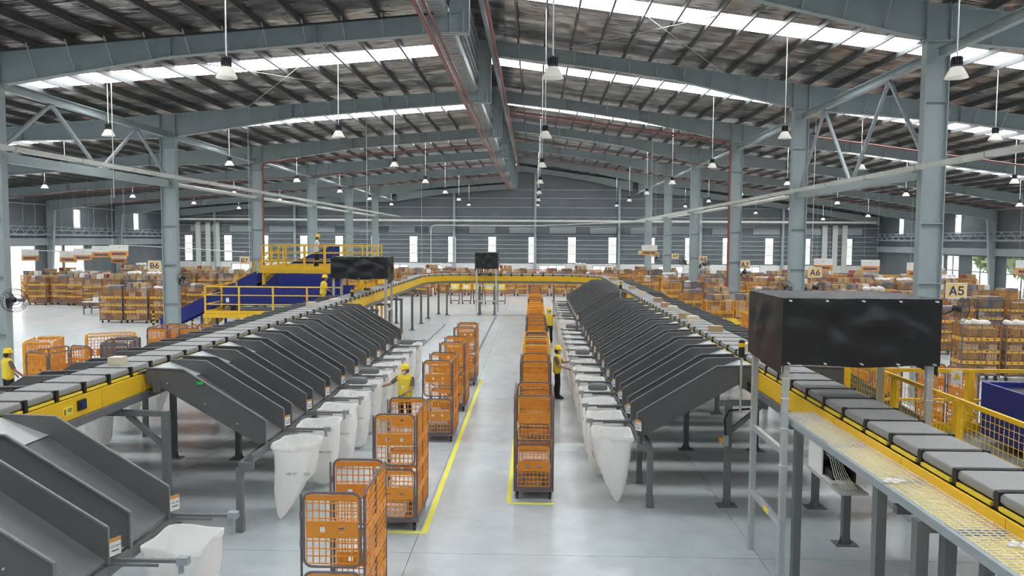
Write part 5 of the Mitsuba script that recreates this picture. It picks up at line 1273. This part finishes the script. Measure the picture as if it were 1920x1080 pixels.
# yellow totes and red hose cabinet by the A columns
for i, (x, y) in enumerate([(8.9, 36.6), (9.6, 36.5), (8.7, 41.2), (9.5, 38.2)]):
    kk = thing('tote_box', f'yellow tote box with blue liner behind the outer chutes, {nth(i+1)} of four', 'box', 'yellow totes behind the outer chutes')
    M = at(x, y, .02, 5*i)
    put('shell', P(MB().box(0, .6, 0, .45, 0, .03).box(0, .6, 0, .03, .03, 1.35).box(0, .6, .42, .45, .03, 1.35).box(0, .03, .03, .42, .03, 1.35).box(.57, .6, .03, .42, .03, 1.35), 'm_yellowbright'), kk, M)
    put('lower_panel', P(MB().box(.0, .6, -.012, 0.0, .1, .75), 'm_orange'), kk, M)
    put('liner', P(MB().box(.1, .5, -.02, -.012, .78, 1.0), mat('m_sky', (.12, .42, .62), .5) if 'm_sky' not in scene else 'm_sky'), kk, M)
hc = thing('fire_cabinet', 'bright red fire hose cabinet at the foot of the column by sign A7', 'cabinet')
put('body', P(MB().box(12.0, 12.75, 48.9, 49.3, .25, 1.25), 'm_redbright'), hc)
put('door', P(MB().box(12.06, 12.69, 48.87, 48.9, .32, 1.18), 'm_redbright'), hc)
put('handle', P(MB().tube([(12.1, 48.95, 1.25), (12.1, 48.95, 1.45), (12.65, 48.95, 1.45), (12.65, 48.95, 1.25)], .025, 6), 'm_redbright'), hc)
put('foot', P(MB().box(12.05, 12.15, 48.92, 49.28, 0, .25).box(12.6, 12.7, 48.92, 49.28, 0, .25), 'm_redbright'), hc)
rs = thing('red_rack', 'red slatted rack standing in front of the fire cabinet column', 'rack')
for a in (0, .45): put('upright', P(MB().box(11.25+a, 11.30+a, 44.0, 44.05, 0, 1.6), 'm_redbright'), rs)
for i in range(7): put('slat', P(MB().box(11.3, 11.7, 44.0, 44.04, .2+.2*i, .28+.2*i), 'm_redbright'), rs)
# trees outside the side doors
def tree(x, y, h, label):
    k = thing('outside_tree', label, 'tree')
    put('trunk', P(MB().tube([(x, y, -.45), (x+.1, y, h*.3), (x, y, h*.6)], [.18, .14, .07], 8), 'm_card'), k)
    r = np.random.default_rng(int(x*7+y)); n = 420
    c = r.normal(size=(n, 3)); c /= np.linalg.norm(c, axis=1, keepdims=True); c *= (r.random((n, 1))**.4)*np.array([h*.3, h*.3, h*.32]); c += [x, y, h*.62]
    a = r.normal(size=(n, 3))*.32; b = r.normal(size=(n, 3))*.32
    v = np.stack([c-a, c+b, c+a, c-b], 1).reshape(-1, 3); f = np.arange(n*4).reshape(-1, 4)
    labels[put('leaves', P(MB().add(v, f), 'm_leaf'), k)] = {'kind': 'stuff', 'label': 'pale green leaves'}
for i, (x, y, h) in enumerate([(52, 66, 6), (54, 74, 7), (50, 80, 5.5), (55, 85, 6.5), (53, 91, 6)]):
    tree(x, y, h, f'pale green tree outside the glazed side doors, {nth(i+1)} of five in the yard')
